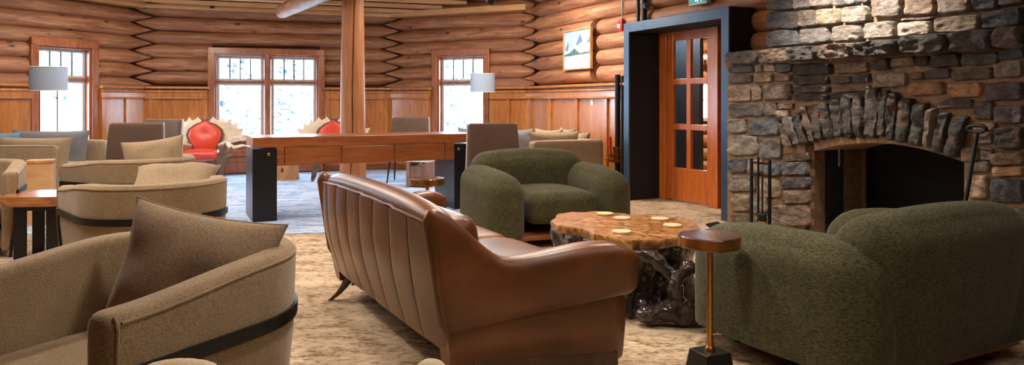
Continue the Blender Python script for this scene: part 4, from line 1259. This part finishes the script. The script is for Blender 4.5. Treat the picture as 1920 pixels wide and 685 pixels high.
# a looped root with a hollow, facing the camera
hc = at(1293, 3.92, .215) - tc
lp = []
for k in range(17):
    a = 2*pi*k/16; lp.append(hc + Vector((.085*cos(a), .02*sin(a*2)-.02, .105*sin(a))))
body.tube(lp, [.034+.010*sin(k*1.7) for k in range(17)], 10, cap=False)
body.tube([hc+Vector((-.08,0,.05)), hc+Vector((-.17,.02,.13)), hc+Vector((-.26,.05,.20))], [.035,.04,.045], 10)
for dx, dz, r in ((-.10,-.13,.07),(.03,-.15,.065),(-.22,-.15,.06),(.12,-.13,.055),(-.02,-.17,.05)): body.sphere(r, T(*(hc+Vector((dx,.02,dz)))), 12, 8, (1.2,.9,.8))
rootm = bake_remesh(body, .013, 'root_base')
for v in rootm.vertices:
    p = v.co; d = .020*noise.noise(p*9) + .012*abs(noise.noise(p*21)) + .006*noise.noise(p*45)
    v.co = p + Vector(v.normal)*d
    v.co.z = max(0.0, min(v.co.z, ZT-.045))
rootm.materials.clear(); rootm.materials.append(M_['root'])
rootm.polygons.foreach_set('use_smooth', [True]*len(rootm.polygons))
ro = bpy.data.objects.new('root_base', rootm); C.objects.link(ro); ro.parent = stt
# coasters
lab = ['at the back corner near the green armchair','in the middle of the back row','beside the right back edge','nearest the right edge','nearest the front edge']
for i, (a, b) in enumerate([(1134,402.7),(1166,411),(1237,412.6),(1261,425),(1165.5,437)]):
    p = fl(a, b, ZT); r = .056
    o = MB().lathe([(r*.97,0),(r,.003),(r,.009),(r*.96,.012)], 28).build('wooden_coaster', M_['slice'], smooth=40)
    o.location = (p.x, p.y, ZT+.0005); o.rotation_euler = (0,0,i*1.3)
    tag(o, 'pale round wooden coaster on the stump table, ' + lab[i], 'coaster', 'coasters on the stump table')

# ---- small brass stem tables
def make_drinks(label, loc, rz, H=.605, r=.135):
    t = thing('drinks_table', label, 'side table', loc, rz, 'little brass stem tables')
    m = MB(); rg = []
    for z, k in ((H-.052,.97),(H-.046,1.0),(H-.006,1.0),(H,.975)):
        rg.append([(r*k*cos(a)*(1+.03*sin(3*a+1)+.02*sin(5*a)), r*k*sin(a)*(1+.03*sin(3*a+1)+.02*sin(5*a)), z) for a in [2*pi*i/26 for i in range(26)]])
    m.loft(rg); m.build('table_top', M_['drinktop'], t, smooth=25)
    m = MB(); m.loft([[(p[0]*1.012,p[1]*1.012,p[2]) for p in rg[1]], [(p[0]*1.012,p[1]*1.012,p[2]-.002) for p in rg[2]]], cap=False); m.build('brass_edge', M_['brass'], t, smooth=25)
    MB().lathe([(.0135,.09),(.0135,H-.052)], 16).build('stem', M_['brass'], t)
    MB().lathe([(.024,.088),(.024,.094),(.018,.105),(.0135,.112)], 16).build('collar', M_['brass'], t)
    b = MB(); b.loft([[(-.078,-.078,0),(.078,-.078,0),(.078,.078,0),(-.078,.078,0)],[(-.064,-.064,.09),(.064,-.064,.09),(.064,.064,.09),(-.064,.064,.09)]])
    b.build('foot', M_['black'], t, smooth=0, bevel=.004)
    return t
M_['drinktop'] = wood('dark_glossy_top', rgb(46,30,24), rgb(84,58,44), rgb(128,96,76), 'Object', (9,2,2), 2.2, .18, coat=.6)
p = at(1331, 3.30)
dt = make_drinks('small brass stem side table beside the near green armchair', (p.x, p.y, 0), .4)
gl = MB(); gl.lathe([(.020,0),(.024,.004),(.023,.016),(.018,.017)], 18)
p2 = at(801, 5.75)
dup(dt, (p2.x, p2.y, 0), 1.1, 'small brass stem side table beyond the leather sofa arm')

# ---- desk
dk = fl(474, 190+1668/7.3); DFR = Frame((dk.x, dk.y), 25)
desk = thing('console_desk', 'long wooden desk with three drawers and black steel slab legs', 'desk', (dk.x, dk.y, 0), DFR.a)
DL, DD, DZ, DB = 2.34, .65, .84, .555
m = MB(); m.box(0, DL, .0, DD, DZ-.10, DZ); m.box(.225, DL-.225, .03, DD-.01, DB, DZ-.10)
m.box(.225, DFR.sx(534)-.004, 0, .04, DB, DZ-.10); m.box(DFR.sx(834.5)+.004, DL-.225, 0, .04, DB, DZ-.10)
m.build('body', M_['desk'], desk, smooth=0, bevel=.003)
de = [DFR.sx(534), DFR.sx(640.5), DFR.sx(740), DFR.sx(834.5)]
for a, b in zip(de, de[1:]):
    MB().box(a+.003, b-.003, .001, .03, DB, DZ-.105).build('drawer', M_['desk'], desk, smooth=0, bevel=.003)
for x0 in (0, DL-.225):
    lg = MB().box(x0-.004, x0+.229, -.006, DD+.004, 0, DZ-.112).build('leg', M_['desksteel'], desk, smooth=0, bevel=.004)
    xb = DFR.sx(504) if x0 == 0 else DFR.sx(860.5)
    MB().sphere(.018, T(xb, -.008, DZ-.17) @ S(1,.5,1), 14, 8).build('bolt', M_['brass'], lg)
# ---- log stump seat beyond the desk
p = fl(536, 337)
sp = MB(); sp.tube([(0,0,i*.06) for i in range(8)], [.20,.192,.186,.184,.184,.186,.188,.186], 40, rfun=lambda th,l: 1+.05*noise.noise(Vector((cos(th)*2,sin(th)*2,l*1.5))))
so_ = sp.build('stump_stool', M_['stumpwood'], smooth=40); so_.location = (p.x, p.y, 0)
tag(so_, 'pale tree stump with a dark knot, seen under the left end of the desk', 'stool')
kn = MB().sphere(.03, S(.7,.35,1.3), 12, 8).build('knot', M_['logdark'], so_); kn.location = (.0,-.185,.16)
# ---- grey wood table beyond the desk
p = fl(776, 353)
gt = thing('low_wood_table', 'low grey brown wooden table with a pale top, seen under the desk', 'side table', (p.x+.1, p.y+.15, 0), radians(-18))
m = MB(); m.box(-.17,.17,-.17,.17,.36,.40); m.build('table_top', M_['white'], gt, bevel=.004)
for x0, x1 in ((-.17,-.12),(.12,.17)): MB().box(x0,x1,-.17,.17,0,.36).build('side_panel', M_['greywood'], gt, bevel=.004)
MB().box(-.12,.12,-.14,.15,.03,.30).build('drawer_block', M_['greywood'], gt, bevel=.004)
# ---- live edge table at the left
ZS = .49
sa = thing('live_edge_table', 'wooden slab side table with black metal legs between the tan armchairs', 'side table', at(84, 5.72), radians(6))
ed = []
for i in range(40):
    a = 2*pi*i/40; ex = .26*abs(cos(a))**.55*(1 if cos(a)>0 else -1); ey = .24*abs(sin(a))**.6*(1 if sin(a)>0 else -1)
    k = 1+.05*noise.noise(Vector((cos(a)*2,sin(a)*2,1))); ed.append((ex*k, ey*k))
MB().loft([[(x*.95,y*.95,ZS-.075) for x,y in ed],[(x,y,ZS-.05) for x,y in ed],[(x,y,ZS-.006) for x,y in ed],[(x*.985,y*.985,ZS) for x,y in ed]]).build('slab', M_['slab'] if 'slab' in M_ else M_['drinktop'], sa, smooth=35)
MB().box(-.15,.17,-.15,.15,ZS-.115,ZS-.075).build('under_frame', M_['black'], sa, bevel=.003)
for x, y in ((-.11,-.13),(.12,-.13),(-.11,.13),(.12,.13)): MB().box(x-.042,x+.042,y-.015,y+.015,0,ZS-.115).build('leg', M_['black'], sa, bevel=.003)
# ---- wooden block table
p = at(62, 7.10)
wb = thing('block_table', 'plain orange wooden block table behind the left armchair', 'side table', (p.x, p.y+.12, 0), radians(24))
MB().box(-.11,.11,-.11,.11,0,.60).build('block', M_['ceil'], wb, bevel=.006)
MB().box(-.115,.115,-.115,.115,.60,.63).build('table_top', M_['stumpwood'], wb, bevel=.004)

# ================================================================== LAMPS
def make_lamp(label, loc, rz, z0, z1, sx=.225, sy=.15):
    t = thing('floor_lamp', label, 'floor lamp', loc, rz, 'floor lamps by the windows')
    m = MB(); n = 40; rings = []
    prof = ((1.0,z0),(1.0,z1),(.985,z1),(.985,z0))
    for k, z in prof: rings.append([(sx*k*cos(2*pi*i/n), sy*k*sin(2*pi*i/n), z) for i in range(n)])
    rings.append(rings[0])
    m.loft(rings, cap=False); m.build('lamp_shade', M_['shade'], t, smooth=50)
    rims = MB()
    for z in (z0, z1): rims.tube([(sx*1.004*cos(2*pi*i/n), sy*1.004*sin(2*pi*i/n), z) for i in range(n+1)], .004, 6, cap=False)
    rims.build('shade_trim', M_['white'], t)
    for x in (-.105,.105): MB().tube([(x,0,.02),(x,0,z1-.03)], .0075, 10).build('pole', M_['black'], t)
    MB().tube([(-.105,0,z1-.05),(.105,0,z1-.05)], .006, 8).build('bridge', M_['black'], t)
    b = MB().soft(.36,.22,.022,.01,6,M=T(0,0,.011)); b.build('base', M_['black'], t)
    MB().sphere(.035, T(0,0,(z0+z1)/2) @ S(1,1,1.3), 14, 10).build('bulb', M_['white'], t)
    return t
la = at(91, 8.9); fl1 = make_lamp('floor lamp with a pale drum shade at the left window', la, radians(0), 1.2+20*8.9/F, 1.2+64*8.9/F, .218, .15)
lb = at(905, 11.45); fl2 = dup(fl1, lb, radians(20), 'floor lamp with a pale drum shade at the narrow window right of the post')
fl2.scale = (.90,.95,1.01)

# ================================================================== THINGS ON THE WALLS
# picture of mountains
pa, pza = WR.xz(1055.5, 132, -.06); pb, _ = WR.xz(1107, 128.9, -.06); _, pzt = WR.xz(1080, 54.3, -.06); _, pzb = WR.xz(1080, 130.6, -.06)
pw, ph = pb-pa, pzt-pzb
pic = thing('framed_picture', 'framed picture of snowy blue mountains hanging on the log wall', 'picture', WR.w(pa, -.06, pzb), WR.a)
m = MB(); fw = .022
for (a,b,c,d) in ((0,fw,0,ph),(pw-fw,pw,0,ph),(fw,pw-fw,0,fw),(fw,pw-fw,ph-fw,ph)): m.box(a,b,0,.04,c,d)
m.build('frame', M_['stumpwood'], pic, smooth=0, bevel=.002)
def flat(poly, y, name, mat):
    m = MB(); pts = [(fw+x*(pw-2*fw), fw+z*(ph-2*fw)) for x,z in poly]; m.prism(pts, y, y+.003, 'xz'); return m.build(name, mat, pic, smooth=0)
sk = plain('print_sky', rgb(150,178,206), .6, vs=9, var=.2); sn = plain('print_snow', rgb(220,226,234), .6, vs=20, var=.12); rk = plain('print_rock', rgb(92,112,146), .6, vs=30, var=.35); fo = plain('print_forest', rgb(70,104,104), .6, vs=40, var=.35); wt = plain('print_water', rgb(206,214,220), .6, vs=10, var=.12)
pr = flat([(0,0),(1,0),(1,1),(0,1)], .018, 'print', sk)
def pp(poly, y, mat):
    m = MB(); m.prism([(fw+x*(pw-2*fw), fw+z*(ph-2*fw)) for x,z in poly], y, y+.002, 'xz'); m.build('mountain_print', mat, pr, smooth=0)
pp([(0,.3),(1,.3),(1,.62),(.9,.66),(.82,.6),(.74,.72),(.66,.80),(.6,.9),(.56,.82),(.5,.7),(.42,.62),(.33,.52),(.24,.58),(.14,.7),(.10,.6),(0,.5)], .016, sn)
pp([(.6,.9),(.56,.82),(.5,.7),(.45,.62),(.55,.6),(.58,.68),(.62,.62),(.66,.7),(.72,.6),(.7,.72),(.66,.8)], .014, rk)
pp([(.14,.72),(.10,.62),(.02,.5),(.1,.46),(.16,.52),(.18,.64)], .014, rk)
pp([(1,.86),(.92,.72),(.86,.6),(.94,.66),(1,.6)], .014, rk)
pp([(0,.33),(1,.36),(1,.44),(.9,.4),(.78,.42),(.64,.38),(.52,.44),(.4,.54),(.33,.5),(.2,.42),(.08,.40),(0,.38)], .012, fo)
pp([(0,0),(1,0),(1,.36),(.5,.35),(0,.33)], .013, wt)
# fire alarm strobe with conduit
ax, az = WR.xz(1163.5, 47, -.06)
al = thing('fire_alarm', 'small red fire alarm strobe on a thin conduit left of the door surround', 'fire alarm', WR.w(ax, -.03, az), WR.a)
MB().soft(.085,.05,.16,.012,8,M=T(0,-.02,0)).build('housing', M_['redpaint'], al)
MB().soft(.055,.03,.055,.012,6,M=T(0,-.05,-.015)).build('strobe_lens', M_['white'], al)
MB().tube([(.0,.0,.08),(.0,.0,CEIL-az)], .009, 8).build('conduit', M_['gunmetal'], al)
# dark standpipe with brass valves
sx_, sz_ = WR.xz(1160.5, 140, -.14)
sp_ = thing('standpipe', 'black vertical pipe with brass valves between wainscot and door surround', 'pipe', WR.w(sx_, -.16), WR.a)
MB().tube([(0,0,.05),(0,0,sz_)], .036, 18).build('pipe', M_['black'], sp_)
MB().tube([(.075,.02,0),(.075,.02,sz_-.02)], .02, 14).build('pipe', M_['blacksat'], sp_)
v = MB()
v.tube([(0,-.02,.42),(0,-.02,.62)], .042, 16); v.tube([(-.22,-.03,.45),(.02,-.03,.45)], .022, 14); v.tube([(0,-.02,.52),(0,-.10,.52)], .03, 14)
for z in (.44,.52,.60): v.tube([(0,-.02,z-.014),(0,-.02,z+.014)], .055, 8)
v.tube([(-.12,-.03,.45),(-.12,-.03,.52)], .018, 12); v.tube([(-.16,-.03,.45),(-.13,-.03,.45)], .034, 8); v.tube([(-.09,-.03,.45),(-.06,-.03,.45)], .034, 8)
v.build('valve', M_['brass'], sp_)
hnd = MB(); hnd.tube([(.0,-.10,.55),(.0,-.11,.75)], [.013,.018], 10); hnd.build('valve_handle', M_['redpaint'], sp_)
hnd = MB(); hnd.tube([(-.12,-.03,.52),(-.12,-.04,.64)], [.008,.012], 10); hnd.build('valve_handle', M_['redpaint'], sp_)
# pipes rising above the door surround
for i, (pxx, r, lab_) in enumerate(((1196.5, .024, 'thin dark pipe rising above the left end of the door surround'), (1207.5, .04, 'thick dark pipe rising above the door surround, with a side fitting'))):
    px_ = WR.sx(pxx, -.07); pz = WR.w(px_, -.07)
    q = thing('riser_pipe', lab_, 'pipe', (pz.x, pz.y, 0), WR.a)
    MB().tube([(0,0,2.16),(0,0,CEIL)], r, 16).build('pipe', M_['black'], q)
    if i: MB().tube([(0,-.0,2.36),(.12,-.03,2.36)], .026, 12).tube([(.085,-.022,2.36),(.115,-.03,2.36)], .042, 12).build('fitting', M_['gunmetal'], q)
# exit sign
ea, eza = WR.xz(1294, 11.4, -.10); eb, ezb = WR.xz(1327.8, 6.1, -.10)
ew, eh, ez = eb-ea, .17, (eza+ezb)/2
ex = thing('exit_sign', 'teal exit sign with a white figure above the door surround', 'sign', WR.w(ea, -.12, ez), WR.a)
emi = bpy.data.materials.new('exit_green'); emi.use_nodes = True; b_ = emi.node_tree.nodes['Principled BSDF']; b_.inputs['Base Color'].default_value = rgb(0,130,130); b_.inputs['Emission Color'].default_value = rgb(0,150,150); b_.inputs['Emission Strength'].default_value = .5
emw = bpy.data.materials.new('exit_white'); emw.use_nodes = True; b_ = emw.node_tree.nodes['Principled BSDF']; b_.inputs['Base Color'].default_value = rgb(235,245,245); b_.inputs['Emission Color'].default_value = (1,1,1,1); b_.inputs['Emission Strength'].default_value = .7
MB().box(0,ew,.0,.06,0,eh).build('housing', M_['plastic'], ex, smooth=0, bevel=.004)
MB().box(.012,ew-.012,-.004,.002,.012,eh-.012).build('sign_face', emi, ex, smooth=0)
g = MB(); cx, = (ew*.5,); 
g.sphere(.012, T(cx+.018,-.006,.130) @ S(1,.3,1), 12, 8)
g.tube([(cx+.006,-.006,.112),(cx-.004,-.006,.075)], .011, 8, flat=1)
g.tube([(cx-.004,-.006,.075),(cx+.018,-.006,.055),(cx+.012,-.006,.028)], .007, 8); g.tube([(cx-.004,-.006,.075),(cx-.012,-.006,.048),(cx-.034,-.006,.040)], .007, 8)
g.tube([(cx+.006,-.006,.110),(cx+.028,-.006,.092),(cx+.04,-.006,.10)], .006, 8); g.tube([(cx+.006,-.006,.110),(cx-.018,-.006,.104),(cx-.026,-.006,.084)], .006, 8)
g.build('running_figure', emw, ex)
g = MB()
for a in ((.075,.079,.02,.15),(.13,.134,.02,.15)): g.box(cx-.03+a[0]-.04, cx-.03+a[1]-.04+.003, -.006,-.003,a[2],a[3])
g.build('door_symbol', emw, ex, smooth=0)
# switch plate on the wainscot
lx, lz = WR.xz(1107, 189.5, -.1)
sw = thing('switch_plate', 'small pale switch plate on the wainscot below the picture', 'switch', WR.w(lx, -.07, lz), WR.a)
MB().soft(.07,.012,.125,.005,6,M=T(0,-.003,0)).build('plate', M_['plastic'], sw)
MB().box(-.010,.010,-.016,-.006,-.02,.02).build('toggle', M_['white'], sw, bevel=.002)
# ceiling spotlight
cs = at(919, 8.6); zc_ = 1.2+(190-3)*8.6/F
cl = thing('ceiling_spotlight', 'small dark spotlight hanging from the ceiling at the top edge', 'spotlight', (cs.x, cs.y, zc_), 0)
MB().lathe([(.03,.12),(.045,.10),(.05,.0),(.044,-.02),(.04,.0)], 20, M=R('Y',25) @ R('X',20)).build('lamp_head', M_['black'], cl)
MB().tube([(0,0,.1),(0,0,CEIL-zc_)], .01, 8).build('stem', M_['black'], cl)
# ================================================================== FIREPLACE TOOLS
yo = -.26
ta, tb = FP.sx(1409, yo), FP.sx(1443, yo)
zt = FP.xz(1409, 297, yo)[1]
ts = thing('fire_tool_stand', 'black steel fire tool stand at the left of the fireplace', 'fire tool stand', FP.w((ta+tb)/2, yo), FP.a)
hw_ = (tb-ta)/2
m = MB()
for x in (-hw_, hw_): m.box(x-.011,x+.011,-.011,.011,0,zt)
m.box(-hw_,hw_,-.008,.008,zt-.045,zt-.025); m.box(-hw_,hw_,-.008,.008,zt-.15,zt-.135)
m.build('frame', M_['black'], ts, smooth=0, bevel=.002)
MB().box(-hw_-.04,hw_+.04,-.10,.10,0,.018).build('base', M_['black'], ts, bevel=.004)
m = MB(); m.tube([(.0,-.02,.10),(.0,-.02,zt+.02)], .010, 10); m.tube([(0,-.02,.12),(.0,-.02,.09),(.03,-.02,.06)], [.01,.009,.004], 8)
pk = m.build('fire_poker', M_['black'], None); pk.location = FP.w((ta+tb)/2-.005, yo); pk.rotation_euler = (0,0,FP.a)
tag(pk, 'straight black poker hanging in the middle of the tool stand', 'poker')
br = thing('hearth_broom', 'black handled hearth broom with straw bristles on the tool stand', 'broom', FP.w((ta+tb)/2+.055, yo), FP.a)
MB().tube([(0,-.03,.19),(0,-.03,zt-.14)], .008, 10).build('handle', M_['black'], br)
MB().tube([(.012*cos(a),-.03,zt-.125+.018*sin(a)) for a in [2*pi*k/12 for k in range(13)]], .004, 6, cap=False).build('hanging_ring', M_['black'], br)
MB().soft(.075,.04,.075,.012,6,M=T(0,-.03,.19)).build('ferrule', M_['desksteel'], br)
m = MB()
for i in range(60):
    x = -.03+.06*(i%12)/11; y = -.045+.03*(i//12)/4
    m.tube([(x,y,.16),(x*1.7+random.uniform(-.01,.01),y*1.05,.025+random.uniform(0,.01))], .0035, 5)
m.build('bristles', M_['broom'], br, smooth=0)
# ash shovel lying against the surround
sa_, _ = FP.xz(1366, 410, -.50)
sh_ = thing('ash_shovel', 'black metal ash pan on the floor beside the door surround', 'ash pan', FP.w(sa_, -.50), FP.a+radians(20))
m = MB(); m.loft([[(-.16,-.10,.10),(.10,-.10,.0),(.10,.10,.0),(-.16,.10,.10)],[(-.165,-.105,.115),(.10,-.105,.006),(.10,.105,.006),(-.165,.105,.115)]])
m.box(-.16,.10,-.108,-.098,.0,.07); m.box(-.16,.10,.098,.108,.0,.07); m.box(.095,.105,-.108,.108,0,.09)
m.build('pan', M_['desksteel'], sh_, smooth=0)
MB().tube([(.10,0,.05),(.30,0,.03)], .009, 8).build('handle', M_['black'], sh_)
# long iron leaning at the right
hx, hz = FP.xz(1832, 250, -.10); bx_, bz_ = FP.xz(1811, 374, -.22)
ln = thing('fire_iron', 'long black fire iron with a round loop leaning right of the opening', 'fire iron', FP.w(hx, -.09), FP.a)
top = Vector((0,-.01,hz)); mid = Vector((bx_-hx,-.13,bz_)); d_ = (mid-top); bot = top + d_*(hz/(hz-bz_))
MB().tube([top, bot], .014, 10).build('rod', M_['black'], ln)
MB().tube([(.062*cos(a), -.012, hz+.03+.022*sin(a)) for a in [2*pi*k/24 for k in range(25)]], .013, 8, cap=False).build('loop', M_['black'], ln)
MB().tube([bot, bot+Vector((-.02,-.02,.0)), bot+Vector((-.08,-.05,.03))], .010, 8).build('hook', M_['black'], ln)
# ================================================================== PALE CHAIRS AT THE BOTTOM EDGE
def pale_chair(label, px, py, Y, w, rz):
    zt = CAMH-(py-HY)*Y/F; p = at(px, Y)
    t = thing('cream_chair', label, 'chair', (p.x,p.y,0), rz, 'cream chairs at the bottom edge')
    def f(q):
        q.z -= .5*q.x**2/w; return q
    MB().soft(w, .07, zt-.40, .035, 10, M=T(0,0,(zt+.40)/2-.0), fun=f).build('backrest', M_['cream'], t, smooth=60)
    MB().soft(max(w,.30), .30, .09, .035, 8, M=T(0,-.16,.40)).build('seat', M_['cream'], t, smooth=60)
    for x in (-.11,.11):
        for y in (-.28,-.05): MB().tube([(x,y,.37),(x*1.1,y,0)], [.018,.013], 10).build('leg', M_['walnut'], t)
pale_chair('top of a pale cream chair in front of the nearest tan armchair', 333, 674, 1.30, .17, radians(8))
pale_chair('top of a pale cream chair below the corner of the leather sofa', 808, 674, 1.62, .085, radians(-10))

# ================================================================== OUTSIDE
snow = plain('pale_ground', rgb(226,232,236), .9)
struct(MB().prism([(-60,-20),(60,-20),(60,80),(-60,80)], -.5, -.3).build('ground', snow, smooth=0))
leafm = plain('pale_leaves', rgb(14,46,52), .8, var=.3); trunkm = plain('pale_trunk', rgb(150,140,130), .9)
def tree(label, x, y, h, n, seed, sp=1.1):
    r = random.Random(seed); t = thing('tree', label, 'tree', (x,y,-.3), 0, 'trees outside the windows')
    MB().tube([(0,0,0),(.05,0,h*.5),(0,.03,h)], [.06,.045,.01], 8).build('trunk', trunkm, t)
    m = MB()
    for i in range(n):
        zc = h*r.uniform(.2,1); rad = sp*(1.15-zc/h)
        a = r.uniform(0,2*pi); d = rad*sqrt(r.random()); c = Vector((d*cos(a), d*sin(a), zc))
        for k in range(r.randint(3,8)):
            o = c+Vector((r.gauss(0,.10), r.gauss(0,.10), r.gauss(0,.05))); u = Vector((r.uniform(-1,1),r.uniform(-1,1),r.uniform(-.4,.4))).normalized(); v = u.orthogonal().normalized()
            s_ = r.uniform(.025,.065); m.add([o-u*s_*1.6, o-v*s_*.6, o+u*s_*1.6, o+v*s_*.6], [(0,1,2,3)])
    m.build('foliage', leafm, t, smooth=0)
for lab_, px, Y, h, n, sd in (('sparse pale tree outside the left pane of the double window', 436, 17.5, 2.6, 42, 1), ('sparse pale tree outside the right pane of the double window', 545, 18.5, 3.2, 60, 2), ('sparse pale tree outside the narrow window behind the right floor lamp', 838, 18, 2.4, 36, 3), ('sparse pale tree outside the left window', 150, 15.5, 2.4, 10, 4)):
    p = at(px, Y); tree(lab_, p.x, p.y, h, n, sd)

# ================================================================== LIGHT
w = bpy.data.worlds.new('World'); bpy.context.scene.world = w; w.use_nodes = True
bg = w.node_tree.nodes['Background']; bg.inputs[0].default_value = (.62,.81,1,1); bg.inputs[1].default_value = 26.0
def spot(loc, power, size=110, blend=.6, col=(1,.78,.54), target=None, rad=.05):
    l = bpy.data.lights.new('downlight', 'SPOT'); l.energy = power; l.spot_size = radians(size); l.spot_blend = blend; l.color = col; l.shadow_soft_size = rad
    o = bpy.data.objects.new('downlight', l); C.objects.link(o); o.location = loc
    d = (Vector(target)-Vector(loc)) if target else Vector((0,0,-1))
    o.rotation_euler = d.to_track_quat('-Z','Y').to_euler(); return o
def area(loc, target, sx, sy, power, col=(1,.85,.68)):
    l = bpy.data.lights.new('area_fill', 'AREA'); l.shape = 'RECTANGLE'; l.size = sx; l.size_y = sy; l.energy = power; l.color = col
    o = bpy.data.objects.new('area_fill', l); C.objects.link(o); o.location = loc
    o.rotation_euler = (Vector(target)-Vector(loc)).to_track_quat('-Z','Y').to_euler(); return o
def portal(fr, xa, xb):
    l = bpy.data.lights.new('window_portal', 'AREA'); l.shape = 'RECTANGLE'; l.size = xb-xa-.2; l.size_y = 1.45; l.cycles.is_portal = True
    o = bpy.data.objects.new('window_portal', l); C.objects.link(o); o.location = fr.w((xa+xb)/2, .16, 1.3)
    n = Vector((-fr.y.x, -fr.y.y, 0)); o.rotation_euler = n.to_track_quat('-Z','Z').to_euler()
portal(WL, wl_a, wl_b); portal(WB, wb_a, wb_b); portal(WRB, wr_a, wr_b)
ZL = 2.64
WARM = (1,.88,.74)
LIGHTS = [((-.15,4.05,ZL),150,110), ((1.0,4.6,ZL),110,110), ((1.9,3.2,ZL),30,120), ((-.05,2.35,ZL),105,120), ((-2.4,3.7,ZL),135,120), ((-4.0,4.6,ZL),35,130), ((-.2,6.4,ZL),110,150), ((.75,9.2,ZL),80,135)]
for loc, pw_, sz in LIGHTS: spot(loc, pw_, sz, .8, WARM, rad=.14)
c_ = FP.w(1.4, -.52); spot((c_.x,c_.y,ZL), 230, 105, .9, (1,.90,.80), FP.w(1.45, .0, 1.7))
# added soft fill panels, standing in for light bounced under the ceiling
area((-4.8,9.2,2.66), (-4.8,9.6,0), 2.2, 2.2, 85, (1,.93,.86))
area((-.4,9.9,2.66), (-.4,10.2,0), 2.4, 1.6, 75, (1,.93,.86))
area((-3.6,5.6,2.66), (-3.6,5.6,0), 3, 3, 90, (1,.92,.82))
area((1.6,1.6,2.62), (.4,3.2,0), 2.0, 1.5, 16, (1,.92,.82))
hl_ = HF.w(-.1, -1.1); spot((hl_.x, hl_.y, ZL), 380, 150, .6)  # added spot, brightens the hall seen through the door glass
hl_ = DF.w(-.5, .5); spot((hl_.x, hl_.y, ZL-.3), 90, 150, .6, (.9,.95,1))  # added cool spot, lifts the dark panel behind the door
for lx_, ly_, pw_ in ((-3.0,6.6,40), (.0,6.4,26), (-5.0,5.5,18)):  # added point fill for the ceiling boards, no fixture there
    l = bpy.data.lights.new('point_fill', 'POINT'); l.energy = pw_; l.color = (1,.88,.72); l.shadow_soft_size = .2
    o = bpy.data.objects.new('point_fill', l); C.objects.link(o); o.location = (lx_, ly_, 2.45)
area((.0,9.2,2.6), (1.0,10.4,1.9), .7, .7, 40, (1,.9,.76))  # added fill aimed at the logs of the right wall

# ================================================================== CAMERA
cam = bpy.data.cameras.new('camera'); co = bpy.data.objects.new('camera', cam); C.objects.link(co)
co.location = (0,0,CAMH); co.rotation_euler = (pi/2,0,0)
cam.sensor_fit = 'HORIZONTAL'; cam.sensor_width = 36; cam.lens = 36*F/1920; cam.shift_y = -(342.5-HY)/1920; cam.clip_start = .05
sc = bpy.context.scene; sc.camera = co
sc.view_settings.view_transform = 'Standard'; sc.view_settings.look = 'None'; sc.view_settings.exposure = 0.12; sc.view_settings.gamma = 1; sc.view_settings.use_curve_mapping = False
sc.cycles.use_denoising = True
sc.cycles.max_bounces = 8; sc.cycles.transparent_max_bounces = 12
sc.cycles.sample_clamp_indirect = 8
